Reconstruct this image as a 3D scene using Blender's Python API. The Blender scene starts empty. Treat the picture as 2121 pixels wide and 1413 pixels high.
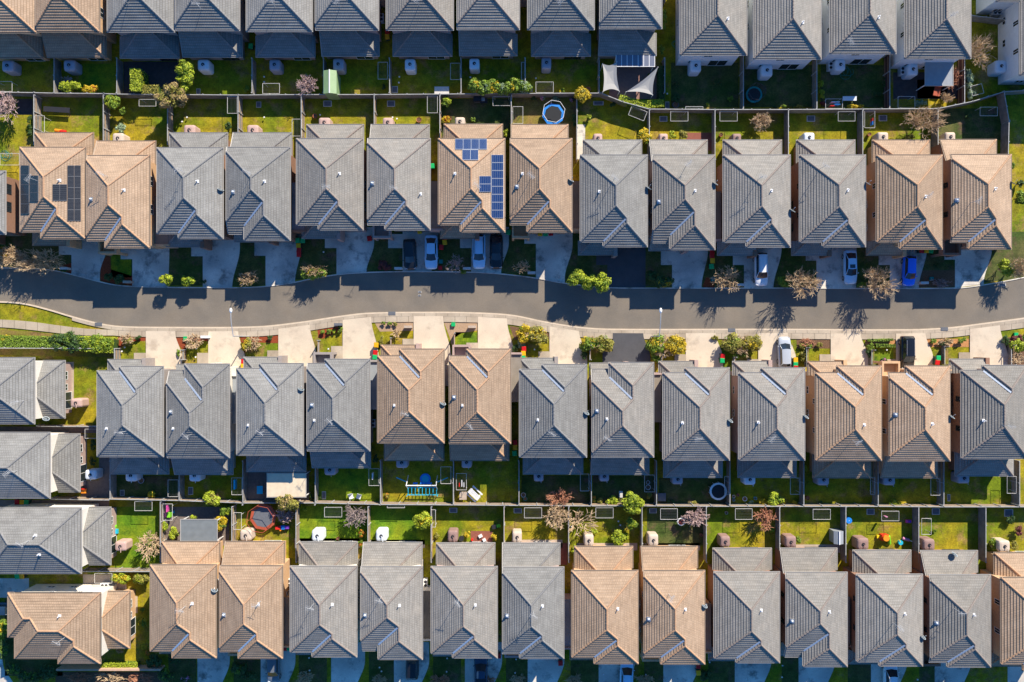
import bpy, math, random
from mathutils import Vector, Matrix
random.seed(7)
R = math.radians
# ------------------------------------------------------------------ camera, sky, sun
S = bpy.context.scene
H = 112.0; PPM = 15.0; CX, CY = 1060.5, 706.5
cam = bpy.data.objects.new('camera', bpy.data.cameras.new('camera'))
S.collection.objects.link(cam); S.camera = cam
cam.location = (0, 0, H); cam.rotation_euler = (0, 0, 0)
cam.data.sensor_width = 36; cam.data.lens = 36*H*PPM/2121.0; cam.data.clip_end = 2000
w = bpy.data.worlds.new("World"); S.world = w; w.use_nodes = True
nt = w.node_tree; bg = nt.nodes['Background']
sky = nt.nodes.new('ShaderNodeTexSky'); sky.sky_type = 'NISHITA'; sky.sun_disc = False
sky.sun_elevation = R(32.6); sky.sun_rotation = R(31.6); sky.ozone_density = 4.0; sky.air_density = 1.0; sky.dust_density = 0.2
tint = nt.nodes.new('ShaderNodeMixRGB'); tint.blend_type = 'MULTIPLY'; tint.inputs[0].default_value = 1; tint.inputs[2].default_value = (.42, 1.04, 1.55, 1)
nt.links.new(sky.outputs[0], tint.inputs[1]); nt.links.new(tint.outputs[0], bg.inputs[0]); bg.inputs[1].default_value = 0.068
sl = bpy.data.lights.new('sun', 'SUN'); sl.energy = 5.0; sl.angle = R(0.5); sl.color = (1.0, 0.90, 0.755)
so = bpy.data.objects.new('sun', sl); S.collection.objects.link(so)
so.rotation_euler = Vector((0.79, 1.36, 1.0)).to_track_quat('Z', 'Y').to_euler()
S.view_settings.view_transform = 'Standard'; S.view_settings.look = 'None'
S.view_settings.exposure = 0.72; S.view_settings.gamma = 1
S.cycles.max_bounces = 5; S.cycles.diffuse_bounces = 3

def P(px, py, z=0.0):
    k = (1 - z/H)/PPM
    return ((px-CX)*k, -(py-CY)*k, z)
COL = S.collection
# ------------------------------------------------------------------ materials
MATS = {}
def mat(name, col, rough=0.8, var=0.0, scale=1.5, col2=None, metal=0.0, bump=0.0, bscale=20, spec=0.3, island=False, col3=None, sc3=.55, big=None, fine=0.0, fscale=9.0):
    """noise-mixed principled material; var = value variation, col2 = second colour of the broad patches"""
    if name in MATS: return MATS[name]
    m = bpy.data.materials.new(name); m.use_nodes = True; MATS[name] = m
    n = m.node_tree.nodes; L = m.node_tree.links; b = n['Principled BSDF']
    b.inputs['Roughness'].default_value = rough; b.inputs['Metallic'].default_value = metal
    b.inputs['Specular IOR Level'].default_value = spec
    out = None
    geo = n.new('ShaderNodeNewGeometry')
    rgb = n.new('ShaderNodeRGB'); rgb.outputs[0].default_value = (*col, 1); out = rgb.outputs[0]
    if col2 is not None:
        nz = n.new('ShaderNodeTexNoise'); nz.inputs['Scale'].default_value = big or 0.25; nz.inputs['Detail'].default_value = 5
        L.new(geo.outputs['Position'], nz.inputs['Vector'])
        cr = n.new('ShaderNodeValToRGB'); cr.color_ramp.elements[0].position = 0.38; cr.color_ramp.elements[1].position = 0.62
        L.new(nz.outputs['Fac'], cr.inputs[0])
        mx = n.new('ShaderNodeMixRGB'); L.new(cr.outputs[0], mx.inputs[0]); L.new(out, mx.inputs[1]); mx.inputs[2].default_value = (*col2, 1); out = mx.outputs[0]
    if col3 is not None:
        nz = n.new('ShaderNodeTexNoise'); nz.inputs['Scale'].default_value = sc3; nz.inputs['Detail'].default_value = 7; nz.inputs['Roughness'].default_value = .7
        ad = n.new('ShaderNodeVectorMath'); ad.operation = 'ADD'; ad.inputs[1].default_value = (37, 11, 5); L.new(geo.outputs['Position'], ad.inputs[0]); L.new(ad.outputs[0], nz.inputs['Vector'])
        cr = n.new('ShaderNodeValToRGB'); cr.color_ramp.elements[0].position = 0.52; cr.color_ramp.elements[1].position = 0.66
        L.new(nz.outputs['Fac'], cr.inputs[0])
        mx = n.new('ShaderNodeMixRGB'); L.new(cr.outputs[0], mx.inputs[0]); L.new(out, mx.inputs[1]); mx.inputs[2].default_value = (*col3, 1); out = mx.outputs[0]
    def vary(vecsock, sc, amt, det=4, kind='n'):
        nonlocal out
        if kind == 'n':
            nz = n.new('ShaderNodeTexNoise'); nz.inputs['Scale'].default_value = sc; nz.inputs['Detail'].default_value = det
            nz.inputs['Roughness'].default_value = 0.65
            L.new(vecsock, nz.inputs['Vector']); s = nz.outputs['Fac']; lo, hi = 0.3, 0.7
        else: s = vecsock; lo, hi = 0, 1
        mr = n.new('ShaderNodeMapRange'); mr.inputs[1].default_value = lo; mr.inputs[2].default_value = hi
        mr.inputs[3].default_value = 1-amt; mr.inputs[4].default_value = 1+amt; L.new(s, mr.inputs[0])
        vm = n.new('ShaderNodeVectorMath'); vm.operation = 'SCALE'; L.new(out, vm.inputs[0]); L.new(mr.outputs[0], vm.inputs['Scale']); out = vm.outputs[0]
    if var: vary(geo.outputs['Position'], scale, var)
    if fine: vary(geo.outputs['Position'], fscale, fine, 2)
    if island: vary(geo.outputs['Random Per Island'], 0, island, kind='i')
    L.new(out, b.inputs['Base Color'])
    if bump:
        nb = n.new('ShaderNodeTexNoise'); nb.inputs['Scale'].default_value = bscale; nb.inputs['Detail'].default_value = 3
        L.new(geo.outputs['Position'], nb.inputs['Vector'])
        bp = n.new('ShaderNodeBump'); bp.inputs['Strength'].default_value = bump; bp.inputs['Distance'].default_value = 0.05
        L.new(nb.outputs['Fac'], bp.inputs['Height']); L.new(bp.outputs[0], b.inputs['Normal'])
    return m
def tile_mat(name, col, col2):
    """concrete roof tiles: laid out in the mesh UV (metres along the eave, metres up the slope)"""
    m = bpy.data.materials.new(name); m.use_nodes = True; MATS[name] = m
    n = m.node_tree.nodes; L = m.node_tree.links; b = n['Principled BSDF']; b.inputs['Roughness'].default_value = 0.75
    b.inputs['Specular IOR Level'].default_value = 0.35
    uv = n.new('ShaderNodeUVMap'); geo = n.new('ShaderNodeNewGeometry'); oi = n.new('ShaderNodeObjectInfo')
    br = n.new('ShaderNodeTexBrick'); br.inputs['Scale'].default_value = 1; br.inputs['Brick Width'].default_value = 0.3
    br.inputs['Row Height'].default_value = 0.34; br.inputs['Mortar Size'].default_value = 0.02; br.offset = 0.5
    br.inputs['Color1'].default_value = (*[c*1.07 for c in col], 1); br.inputs['Color2'].default_value = (*[c*0.93 for c in col], 1)
    br.inputs['Mortar'].default_value = (*[c*0.62 for c in col], 1); br.inputs['Bias'].default_value = 0
    L.new(uv.outputs[0], br.inputs['Vector'])
    n1 = n.new('ShaderNodeTexNoise'); n1.inputs['Scale'].default_value = 0.55; n1.inputs['Detail'].default_value = 6; n1.inputs['Roughness'].default_value = 0.7
    L.new(geo.outputs['Position'], n1.inputs['Vector'])
    mx = n.new('ShaderNodeMixRGB'); mx.blend_type = 'MIX'
    cr = n.new('ShaderNodeValToRGB'); cr.color_ramp.elements[0].position = 0.45; cr.color_ramp.elements[1].position = 0.75
    L.new(n1.outputs['Fac'], cr.inputs[0]); mm = n.new('ShaderNodeMath'); mm.operation = 'MULTIPLY'; mm.inputs[1].default_value = 0.5
    L.new(cr.outputs[0], mm.inputs[0]); L.new(mm.outputs[0], mx.inputs[0]); L.new(br.outputs['Color'], mx.inputs[1]); mx.inputs[2].default_value = (*col2, 1)
    # streaks: batches of tiles a shade apart, stretched along the courses
    mp = n.new('ShaderNodeMapping'); mp.inputs['Scale'].default_value = (0.5, 3.0, 1); L.new(uv.outputs[0], mp.inputs[0])
    n2 = n.new('ShaderNodeTexNoise'); n2.inputs['Scale'].default_value = 1.0; n2.inputs['Detail'].default_value = 3; L.new(mp.outputs[0], n2.inputs['Vector'])
    mr = n.new('ShaderNodeMapRange'); mr.inputs[1].default_value = .3; mr.inputs[2].default_value = .7; mr.inputs[3].default_value = .86; mr.inputs[4].default_value = 1.14
    L.new(n2.outputs['Fac'], mr.inputs[0])
    mr2 = n.new('ShaderNodeMapRange'); mr2.inputs[3].default_value = .87; mr2.inputs[4].default_value = 1.1; L.new(oi.outputs['Random'], mr2.inputs[0])
    m2 = n.new('ShaderNodeMath'); m2.operation = 'MULTIPLY'; L.new(mr.outputs[0], m2.inputs[0]); L.new(mr2.outputs[0], m2.inputs[1])
    vm = n.new('ShaderNodeVectorMath'); vm.operation = 'SCALE'; L.new(mx.outputs[0], vm.inputs[0]); L.new(m2.outputs[0], vm.inputs['Scale'])
    L.new(vm.outputs[0], b.inputs['Base Color'])
    wv = n.new('ShaderNodeTexWave'); wv.inputs['Scale'].default_value = 3.33/2/3.14159*3.14159; L.new(uv.outputs[0], wv.inputs['Vector'])
    bp = n.new('ShaderNodeBump'); bp.inputs['Strength'].default_value = 0.25; bp.inputs['Distance'].default_value = 0.03
    L.new(wv.outputs['Fac'], bp.inputs['Height']); L.new(bp.outputs[0], b.inputs['Normal'])
    return m
def stripe_mat(name, col, axis=0, freq=5.0, dark=0.75, rough=0.5, metal=0.0, var=0.08):
    m = bpy.data.materials.new(name); m.use_nodes = True; MATS[name] = m
    n = m.node_tree.nodes; L = m.node_tree.links; b = n['Principled BSDF']; b.inputs['Roughness'].default_value = rough; b.inputs['Metallic'].default_value = metal
    uv = n.new('ShaderNodeUVMap'); wv = n.new('ShaderNodeTexWave'); wv.bands_direction = 'XYZ'[axis]; wv.inputs['Scale'].default_value = freq/3.14159/2*3.14159/1.0
    L.new(uv.outputs[0], wv.inputs['Vector'])
    geo = n.new('ShaderNodeNewGeometry'); nz = n.new('ShaderNodeTexNoise'); nz.inputs['Scale'].default_value = 1.5; nz.inputs['Detail'].default_value = 4; L.new(geo.outputs['Position'], nz.inputs['Vector'])
    mx = n.new('ShaderNodeMixRGB'); L.new(wv.outputs['Fac'], mx.inputs[0]); mx.inputs[1].default_value = (*[c*dark for c in col], 1); mx.inputs[2].default_value = (*col, 1)
    mr = n.new('ShaderNodeMapRange'); mr.inputs[1].default_value = .3; mr.inputs[2].default_value = .7; mr.inputs[3].default_value = 1-var; mr.inputs[4].default_value = 1+var; L.new(nz.outputs['Fac'], mr.inputs[0])
    vm = n.new('ShaderNodeVectorMath'); vm.operation = 'SCALE'; L.new(mx.outputs[0], vm.inputs[0]); L.new(mr.outputs[0], vm.inputs['Scale']); L.new(vm.outputs[0], b.inputs['Base Color'])
    bp = n.new('ShaderNodeBump'); bp.inputs['Strength'].default_value = 0.6; bp.inputs['Distance'].default_value = 0.03
    L.new(wv.outputs['Fac'], bp.inputs['Height']); L.new(bp.outputs[0], b.inputs['Normal'])
    return m
M = lambda k: MATS[k]
tile_mat('tile_grey', (.250, .243, .225), (.33, .325, .30))
tile_mat('tile_warmgrey', (.27, .253, .225), (.35, .31, .26))
tile_mat('tile_tan', (.405, .285, .190), (.49, .36, .25))
mat('cap_grey', (.21, .205, .20), .75, .15, 3); mat('cap_warmgrey', (.26, .215, .185), .75, .15, 3); mat('cap_tan', (.45, .275, .165), .75, .15, 3)
mat('gutter_grey', (.42, .40, .37), .5); mat('gutter_tan', (.36, .28, .21), .5); mat('gutter_dark', (.09, .08, .08), .5)
mat('valley_metal', (.6, .66, .72), .35, metal=.5)
mat('wall_grey', (.33, .29, .27), .85, .08, 3); mat('wall_tan', (.62, .40, .23), .85, .1, 3); mat('wall_white', (.72, .74, .76), .8, .05, 2)
mat('wall_brown', (.30, .17, .115), .85, .12, 3); mat('wall_pink', (.44, .32, .28), .85, .08, 3); mat('wall_cream', (.78, .73, .64), .85, .05, 2)
mat('soffit', (.55, .52, .48), .8)
stripe_mat('metal_roof', (.30, .26, .21), 0, 5, .8); stripe_mat('metal_blue', (.34, .37, .40), 0, 5, .8); stripe_mat('metal_cream', (.80, .66, .46), 0, 4, .82)
stripe_mat('metal_green', (.27, .42, .20), 1, 5, .85); stripe_mat('metal_slate', (.20, .22, .22), 1, 4, .92)
stripe_mat('paling', (.30, .28, .25), 0, 7, .6, .9, 0, .25); stripe_mat('paling_dark', (.11, .035, .03), 0, 5, .7, .8)
stripe_mat('door_panel', (.42, .38, .33), 1, 3, .7)
mat('fence_cap', (.40, .40, .39), .7, .2, 3)
mat('glass', (.02, .03, .04), .08, spec=.8); mat('frame_white', (.8, .8, .78), .5); mat('frame_dark', (.05, .05, .055), .5)
mat('skylight_dome', (.55, .60, .65), .15, spec=.6); mat('solar_blue', (.012, .035, .12), .15, spec=.6, var=.1, scale=2); mat('solar_black', (.012, .014, .018), .2, spec=.5)
mat('alu', (.55, .56, .57), .35, metal=.6); mat('aerial', (.5, .5, .5), .8, spec=.1); mat('white_paint', (.8, .8, .8), .5); mat('dish_grey', (.36, .42, .45), .4)
mat('grass', (.13, .18, .005), .95, .40, 0.9, (.32, .245, .010), col3=(.28, .18, .06), sc3=.45, bump=.5, bscale=14, big=.16, fine=.30, fscale=5.0)
mat('grass_lush', (.09, .20, .006), .95, .25, 1.2, (.20, .24, .008), col3=(.05, .12, .008), sc3=.5, bump=.5, bscale=14, big=.3, fine=.3, fscale=5.0)
mat('grass_dry', (.26, .17, .05), .95, .25, 1.0, (.16, .16, .02), col3=(.16, .09, .05), bump=.5, bscale=14, big=.3, fine=.3, fscale=5.0)
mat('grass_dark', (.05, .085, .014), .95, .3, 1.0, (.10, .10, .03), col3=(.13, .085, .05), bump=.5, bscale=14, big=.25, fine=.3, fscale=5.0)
mat('asphalt', (.215, .182, .142), .9, .08, .35, (.18, .158, .13), bump=.2, bscale=30, fine=.07, fscale=6)
mat('asphalt_dark', (.085, .085, .092), .9, .1, .8, bump=.2, bscale=30, fine=.08)
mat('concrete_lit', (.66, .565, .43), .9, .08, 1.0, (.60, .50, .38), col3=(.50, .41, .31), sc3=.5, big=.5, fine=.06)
mat('concrete', (.80, .74, .63), .9, .25, .7, (.52, .48, .42), col3=(.25, .235, .21), sc3=.42, big=.35, fine=.10)  # lighter than the sunlit copy: lifted shade of the driveways put into the colour
mat('kerb', (.62, .51, .38), .85, .1, 2); mat('path', (.50, .42, .32), .9, .14, 1.4, (.38, .31, .23), big=.35, fine=.08); mat('joint', (.22, .18, .14), .95)
mat('mulch_red', (.26, .055, .02), .95, .35, 6); mat('mulch_brown', (.16, .09, .05), .95, .35, 6); mat('gravel', (.40, .27, .17), .95, .3, 7); mat('mulch_orange', (.48, .23, .09), .95, .35, 6)
mat('deck_pink', (.30, .17, .14), .8, .15, 3); mat('paving_dark', (.07, .06, .06), .9, .2, 2); mat('paver', (.19, .15, .13), .9, .2, 3)
mat('deck_red', (.26, .09, .06), .8, .15, 3); mat('patio', (.46, .37, .29), .9, .15, 2)
mat('bark', (.17, .11, .08), .9, .2, 6); mat('twig_tan', (.56, .41, .25), .9, .15, 6); mat('twig_pink', (.52, .38, .35), .9, .15, 6); mat('twig_red', (.50, .24, .14), .9, .15, 6); mat('twig_grey', (.34, .27, .25), .9, .15, 6)
mat('leaf_lime', (.30, .36, .02), .6, island=.45); mat('leaf_green', (.15, .23, .02), .6, island=.5); mat('leaf_dark', (.045, .09, .02), .6, island=.5)
mat('leaf_yellow', (.50, .36, .015), .6, island=.4); mat('leaf_olive', (.25, .23, .04), .6, island=.5); mat('leaf_tan', (.34, .25, .10), .7, island=.35)
mat('leaf_orange', (.50, .20, .02), .6, island=.4); mat('leaf_bronze', (.15, .04, .035), .6, island=.4); mat('leaf_grey', (.22, .30, .17), .6, island=.4); mat('petal_pink', (.6, .25, .4), .6, island=.4)
mat('tank_white', (.72, .76, .80), .5, .04, 3); mat('tank_pink', (.50, .34, .29), .6, .05, 3); mat('tank_beige', (.58, .47, .37), .6, .05, 3); mat('tank_brown', (.30, .19, .165), .6, .05, 3); mat('tank_grey', (.37, .37, .42), .6, .05, 3)
mat('plastic_dark', (.03, .03, .035), .5); mat('bin_body', (.03, .07, .05), .5); mat('bin_red', (.55, .01, .012), .45); mat('bin_yellow', (.80, .42, .01), .45); mat('bin_green', (.01, .42, .13), .45)
mat('tyre', (.02, .02, .02), .8); mat('rim', (.5, .5, .5), .3, metal=.8); mat('lamp_glass', (.8, .82, .85), .15, spec=.7); mat('tail_red', (.5, .01, .01), .3)
for k, c in dict(car_black=(.012, .014, .018), car_silver=(.48, .52, .56), car_white=(.86, .88, .90), car_blue=(.02, .18, 1.0), car_grey=(.16, .18, .20), car_navy=(.02, .05, .10), car_paleblue_skytint=(.48, .76, .98)).items(): mat(k, c, .2, spec=.8, metal=.1)  # pale blue: sky reflected on silver cars, put into the paint colour
mat('tramp_black', (.02, .022, .025), .6); mat('blue_pad', (.02, .22, .65), .5); mat('teal_pad', (.01, .22, .20), .5); mat('orange_pad', (.42, .09, .045), .5); mat('rust', (.25, .05, .04), .7)
mat('toy_red', (.75, .03, .02), .4); mat('toy_green', (.25, .7, .03), .4); mat('toy_orange', (.9, .28, .02), .4); mat('toy_blue', (.02, .22, .7), .4); mat('toy_cyan', (.02, .45, .65), .4); mat('toy_pink', (.8, .1, .4), .5); mat('toy_purple', (.2, .06, .5), .5); mat('toy_yellow', (.85, .6, .02), .5)
mat('sail', (.42, .41, .38), .8); mat('terracotta', (.45, .14, .08), .8); mat('cover_grey', (.13, .14, .16), .8, .1, 3); mat('pale_stone', (.6, .58, .54), .85, .1, 4); mat('lamp_pole', (.55, .56, .57), .4, metal=.4)
mat('timber', (.42, .27, .15), .8, .15, 4); mat('clear_roof', (.16, .18, .24), .3, spec=.5); mat('cloth_white', (.8, .8, .8), .9); mat('brick_wall', (.55, .36, .25), .9, .12, 3)

# ------------------------------------------------------------------ object helpers
USED = []
def tag(o, label=None, cat=None, group=None, kind=None):
    if label: o['label'] = label
    if cat: o['category'] = cat
    if group: o['group'] = group
    if kind: o['kind'] = kind
    if cat: USED.append(o)
    return o
def thing(name, label, cat, loc=(0, 0, 0), rz=0, group=None):
    o = bpy.data.objects.new(name, None); COL.objects.link(o); o.location = loc; o.rotation_euler = (0, 0, rz)
    o.empty_display_size = .3
    return tag(o, label, cat, group)
class MB:
    def __init__(s): s.v = []; s.f = []; s.uv = []; s.m = []
    def face(s, pts, uv=None, mi=0):
        i = len(s.v); s.v += [tuple(p) for p in pts]; s.f.append(tuple(range(i, i+len(pts)))); s.uv.append(uv); s.m.append(mi)
    def box(s, x0, y0, z0, x1, y1, z1, mi=0):
        i = len(s.v); s.v += [(x0, y0, z0), (x1, y0, z0), (x1, y1, z0), (x0, y1, z0), (x0, y0, z1), (x1, y0, z1), (x1, y1, z1), (x0, y1, z1)]
        L, W, Hh = x1-x0, y1-y0, z1-z0
        for f, u in (((3, 2, 1, 0), [(0, W), (L, W), (L, 0), (0, 0)]), ((4, 5, 6, 7), [(0, 0), (L, 0), (L, W), (0, W)]), ((0, 1, 5, 4), [(0, 0), (L, 0), (L, Hh), (0, Hh)]), ((2, 3, 7, 6), [(0, 0), (L, 0), (L, Hh), (0, Hh)]), ((1, 2, 6, 5), [(0, 0), (W, 0), (W, Hh), (0, Hh)]), ((3, 0, 4, 7), [(0, 0), (W, 0), (W, Hh), (0, Hh)])):
            s.f.append(tuple(i+k for k in f)); s.uv.append(u); s.m.append(mi)
    def tube(s, a, b, r0, r1=None, n=6, cap=True, mi=0):
        a = Vector(a); b = Vector(b); r1 = r0 if r1 is None else r1
        d = b-a
        if d.length < 1e-6: return
        q = d.to_track_quat('Z', 'Y'); i = len(s.v)
        for c, r in ((a, r0), (b, r1)):
            for k in range(n):
                t = 2*math.pi*k/n; s.v.append(tuple(c+q @ Vector((r*math.cos(t), r*math.sin(t), 0))))
        for k in range(n):
            s.f.append((i+k, i+(k+1) % n, i+n+(k+1) % n, i+n+k)); s.uv.append(None); s.m.append(mi)
        if cap:
            s.f.append(tuple(i+n+k for k in range(n))); s.uv.append(None); s.m.append(mi)
            s.f.append(tuple(i+n-1-k for k in range(n))); s.uv.append(None); s.m.append(mi)
    def loft(s, rings, cap=True, mi=0):
        i = len(s.v); n = len(rings[0])
        for r in rings: s.v += [tuple(p) for p in r]
        for j in range(len(rings)-1):
            for k in range(n):
                s.f.append((i+j*n+k, i+j*n+(k+1) % n, i+(j+1)*n+(k+1) % n, i+(j+1)*n+k)); s.uv.append(None); s.m.append(mi)
        if cap:
            s.f.append(tuple(i+n-1-k for k in range(n))); s.f.append(tuple(i+(len(rings)-1)*n+k for k in range(n))); s.uv += [None, None]; s.m += [mi, mi]
    def prism(s, poly, z0, z1, mi=0, top_uv=None):
        # poly: CCW list of (x,y)
        n = len(poly)
        s.face([(x, y, z1) for x, y in poly], top_uv or [(x, y) for x, y in poly], mi)
        for k in range(n):
            a, b = poly[k], poly[(k+1) % n]; l = math.dist(a, b)
            s.face([(a[0], a[1], z0), (b[0], b[1], z0), (b[0], b[1], z1), (a[0], a[1], z1)], [(0, 0), (l, 0), (l, z1-z0), (0, z1-z0)], mi)
    def build(s, name, mats, parent=None, smooth=False, world=False):
        if not isinstance(mats, (list, tuple)): mats = [mats]
        me = bpy.data.meshes.new(name)
        vs = s.v
        if world and parent is not None:
            l = parent.location; vs = [(x-l.x, y-l.y, z-l.z) for x, y, z in vs]
        me.from_pydata(vs, [], s.f)
        for m in mats: me.materials.append(MATS[m] if isinstance(m, str) else m)
        if len(mats) > 1:
            for p, mi in zip(me.polygons, s.m): p.material_index = mi
        if any(u is not None for u in s.uv):
            lay = me.uv_layers.new(name='UVMap'); li = 0
            for f, u in zip(s.f, s.uv):
                for k in range(len(f)):
                    if u is not None: lay.data[li].uv = u[k]
                    li += 1
        if smooth:
            for p in me.polygons: p.use_smooth = True
        o = bpy.data.objects.new(name, me); COL.objects.link(o)
        if parent is not None: o.parent = parent
        return o
def copy_tree(o, parent=None):
    c = o.copy(); COL.objects.link(c); c.parent = parent
    if o in USED: USED.append(c)
    for ch in o.children: copy_tree(ch, c)
    return c
def place_mesh(name, me, parent, loc, rz=0):
    o = bpy.data.objects.new(name, me); COL.objects.link(o); o.parent = parent; o.location = loc; o.rotation_euler = (0, 0, rz); return o
def sheet(name, pts, z, m, kind='structure', px=True):
    b = MB(); q = [P(x, y) for x, y in pts] if px else pts
    q = [(p[0], p[1], z) for p in q]
    ar = sum(q[i][0]*q[(i+1) % len(q)][1]-q[(i+1) % len(q)][0]*q[i][1] for i in range(len(q)))
    if ar < 0: q.reverse()
    b.face(q, [(p[0], p[1]) for p in q]); o = b.build(name, m); o['kind'] = kind; return o
def rect(x0, y0, x1, y1): return [(x0, y0), (x1, y0), (x1, y1), (x0, y1)]

# ------------------------------------------------------------------ ground, road, kerbs, paths
def interp(pts):
    def f(x):
        if x <= pts[0][0]: return pts[0][1]+(x-pts[0][0])*0.05
        for i in range(len(pts)-1):
            (x0, y0), (x1, y1) = pts[i], pts[i+1]
            if x <= x1:
                m0 = (pts[i+1][1]-pts[i-1][1])/(pts[i+1][0]-pts[i-1][0]) if i > 0 else (y1-y0)/(x1-x0)
                m1 = (pts[i+2][1]-y0)/(pts[i+2][0]-x0) if i+2 < len(pts) else (y1-y0)/(x1-x0)
                h = x1-x0; t = (x-x0)/h
                return (2*t**3-3*t*t+1)*y0+(t**3-2*t*t+t)*h*m0+(-2*t**3+3*t*t)*y1+(t**3-t*t)*h*m1
        return pts[-1][1]-(x-pts[-1][0])*0.25
    return f
rt = interp([(-200, 552), (0, 556), (90, 559), (125, 564), (165, 574), (207, 585), (250, 593), (330, 596), (450, 597), (530, 596), (600, 588), (640, 580), (700, 570), (780, 565), (890, 564), (1000, 566), (1060, 571), (1113, 578), (1170, 588), (1260, 597), (1340, 598), (1590, 598), (1980, 598), (2040, 591), (2121, 576)])
rb = interp([(-200, 622), (0, 624), (50, 628), (100, 640), (150, 655), (200, 668), (245, 675), (330, 677), (530, 676), (620, 667), (700, 655), (760, 648), (880, 646), (980, 647), (1060, 652), (1130, 666), (1200, 677), (1270, 681), (1590, 681), (1880, 682), (1965, 678), (2030, 670), (2121, 658)])
gm = MB(); gm.face([(-400, -400, 0), (400, -400, 0), (400, 400, 0), (-400, 400, 0)]); g = gm.build('ground', 'grass'); g['kind'] = 'structure'
def band(name, f0, f1, x0, x1, z, m, step=10, h=0.0):
    b = MB(); xs = []; x = x0
    while x < x1: xs.append(x); x += step
    xs.append(x1)
    for a, c in zip(xs, xs[1:]):
        q = [P(a, f1(a)), P(c, f1(c)), P(c, f0(c)), P(a, f0(a))]; q = [(p[0], p[1], z) for p in q]
        b.face(q, [(p[0], p[1]) for p in q])
        if h:
            b.face([(q[0][0], q[0][1], z-h), (q[1][0], q[1][1], z-h), q[1], q[0]]); b.face([(q[2][0], q[2][1], z-h), (q[3][0], q[3][1], z-h), q[3], q[2]])
    o = b.build(name, m); o['kind'] = 'structure'; return o
band('road', rt, rb, -300, 2420, .016, 'asphalt')
kw = lambda x: 8.5
band('kerb', rb, lambda x: rb(x)+3.0, -300, 2420, .13, 'kerb', h=.13)
band('kerb_apron', lambda x: rb(x)+3.0, lambda x: rb(x)+9, 150, 2420, .12, 'path', h=.12)
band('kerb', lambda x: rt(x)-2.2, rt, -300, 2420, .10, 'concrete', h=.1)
band('footpath', lambda x: rb(x)+9, lambda x: rb(x)+21, 235, 2420, .10, 'path', h=.1)
fp0 = interp([(-200, 655), (0, 662), (60, 666), (120, 674), (180, 681), (235, rb(235)+9)]); fp1 = interp([(-200, 672), (0, 678), (60, 683), (120, 690), (180, 695), (235, rb(235)+21)])
band('footpath', fp0, fp1, -300, 235, .10, 'path', h=.1)
# joints of the paving slabs
jb = MB()
x = 6
while x < 2200:
    a, c = (fp0(x), fp1(x)) if x < 235 else (rb(x)+9, rb(x)+21)
    q = [P(x, c), P(x+.9, c), P(x+.9, a), P(x, a)]; jb.face([(p[0], p[1], .104) for p in q])
    if x > 150:
        a, c = rb(x)+3, rb(x)+9; q = [P(x+9, c), P(x+9.7, c), P(x+9.7, a), P(x+9, a)]; jb.face([(p[0], p[1], .124) for p in q])
    x += 24
tag(jb.build('paving_joints', 'joint'), kind='structure')
sheet('verge_dirt', [(-40, 682), (60, 686), (120, 694), (180, 698), (240, 699), (240, 740), (-40, 735)], .004, 'grass_dry')
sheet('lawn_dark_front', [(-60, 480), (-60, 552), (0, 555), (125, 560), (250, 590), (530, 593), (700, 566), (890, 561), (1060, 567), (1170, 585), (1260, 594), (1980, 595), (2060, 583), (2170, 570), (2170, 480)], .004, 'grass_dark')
def driveway(name, x0, x1, y0, y1, narrow, m, up, z=.012):
    # y0 = house end, y1 = street end; the right side pulls in by 'narrow' towards the street
    pts = [(x0, y0), (x1, y0)]
    n = 10
    for i in range(n+1):
        t = i/n; yy = y0+(y1-y0)*(0.35+0.65*t)
        pts.append((x1-narrow*(t*t*(3-2*t)), yy))
    pts.append((x0, y1))
    return sheet(name, pts, z, m)
ND = [(148, 224, 17, 122, 508, 528), (274, 351, 2, 250, 519, 537), (420, 497, 16, 396, 509, 531), (550, 624, 13, 527, 505, 530), (697, 775, 16, 673, 491, 514), (834, 908, 14, 804, 497, 514), (976, 1054, 16, 953, 491, 514), (1110, 1186, 16, 1086, 486, 505), (1258, 1337, 0, 1235, 526, 549), (1392, 1467, 14, 1369, 526, 549), (1541, 1619, 17, 1518, 526, 549), (1691, 1774, 1, 1669, 520, 540), (1843, 1920, 17, 1820, 525, 549), (1978, 2055, 18, 1956, 520, 538)]
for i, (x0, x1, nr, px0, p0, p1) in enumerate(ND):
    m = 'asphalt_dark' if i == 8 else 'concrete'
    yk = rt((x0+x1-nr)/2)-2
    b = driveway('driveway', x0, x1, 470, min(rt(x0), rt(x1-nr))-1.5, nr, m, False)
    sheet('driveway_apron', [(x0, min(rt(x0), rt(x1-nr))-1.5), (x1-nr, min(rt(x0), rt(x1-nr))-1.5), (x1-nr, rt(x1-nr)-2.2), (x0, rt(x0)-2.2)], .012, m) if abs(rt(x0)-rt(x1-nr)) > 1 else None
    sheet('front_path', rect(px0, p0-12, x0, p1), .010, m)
SD = [(303, 378, 15, 278, 731), (432, 508, 14, 409, 731), (577, 657, 15, 554, 726), (710, 785, 16, 686, 717), (857, 935, 17, 834, 702), (990, 1066, 16, 966, 710), (1138, 1216, 17, 1115, 728), (1269, 1347, 15, 1248, 728), (1420, 1497, 15, 1397, 734), (1570, 1648, 17, 1547, 744), (1720, 1798, 16, 1697, 734), (1855, 1932, 16, 1830, 744), (2008, 2087, 17, 1985, 730)]
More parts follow.
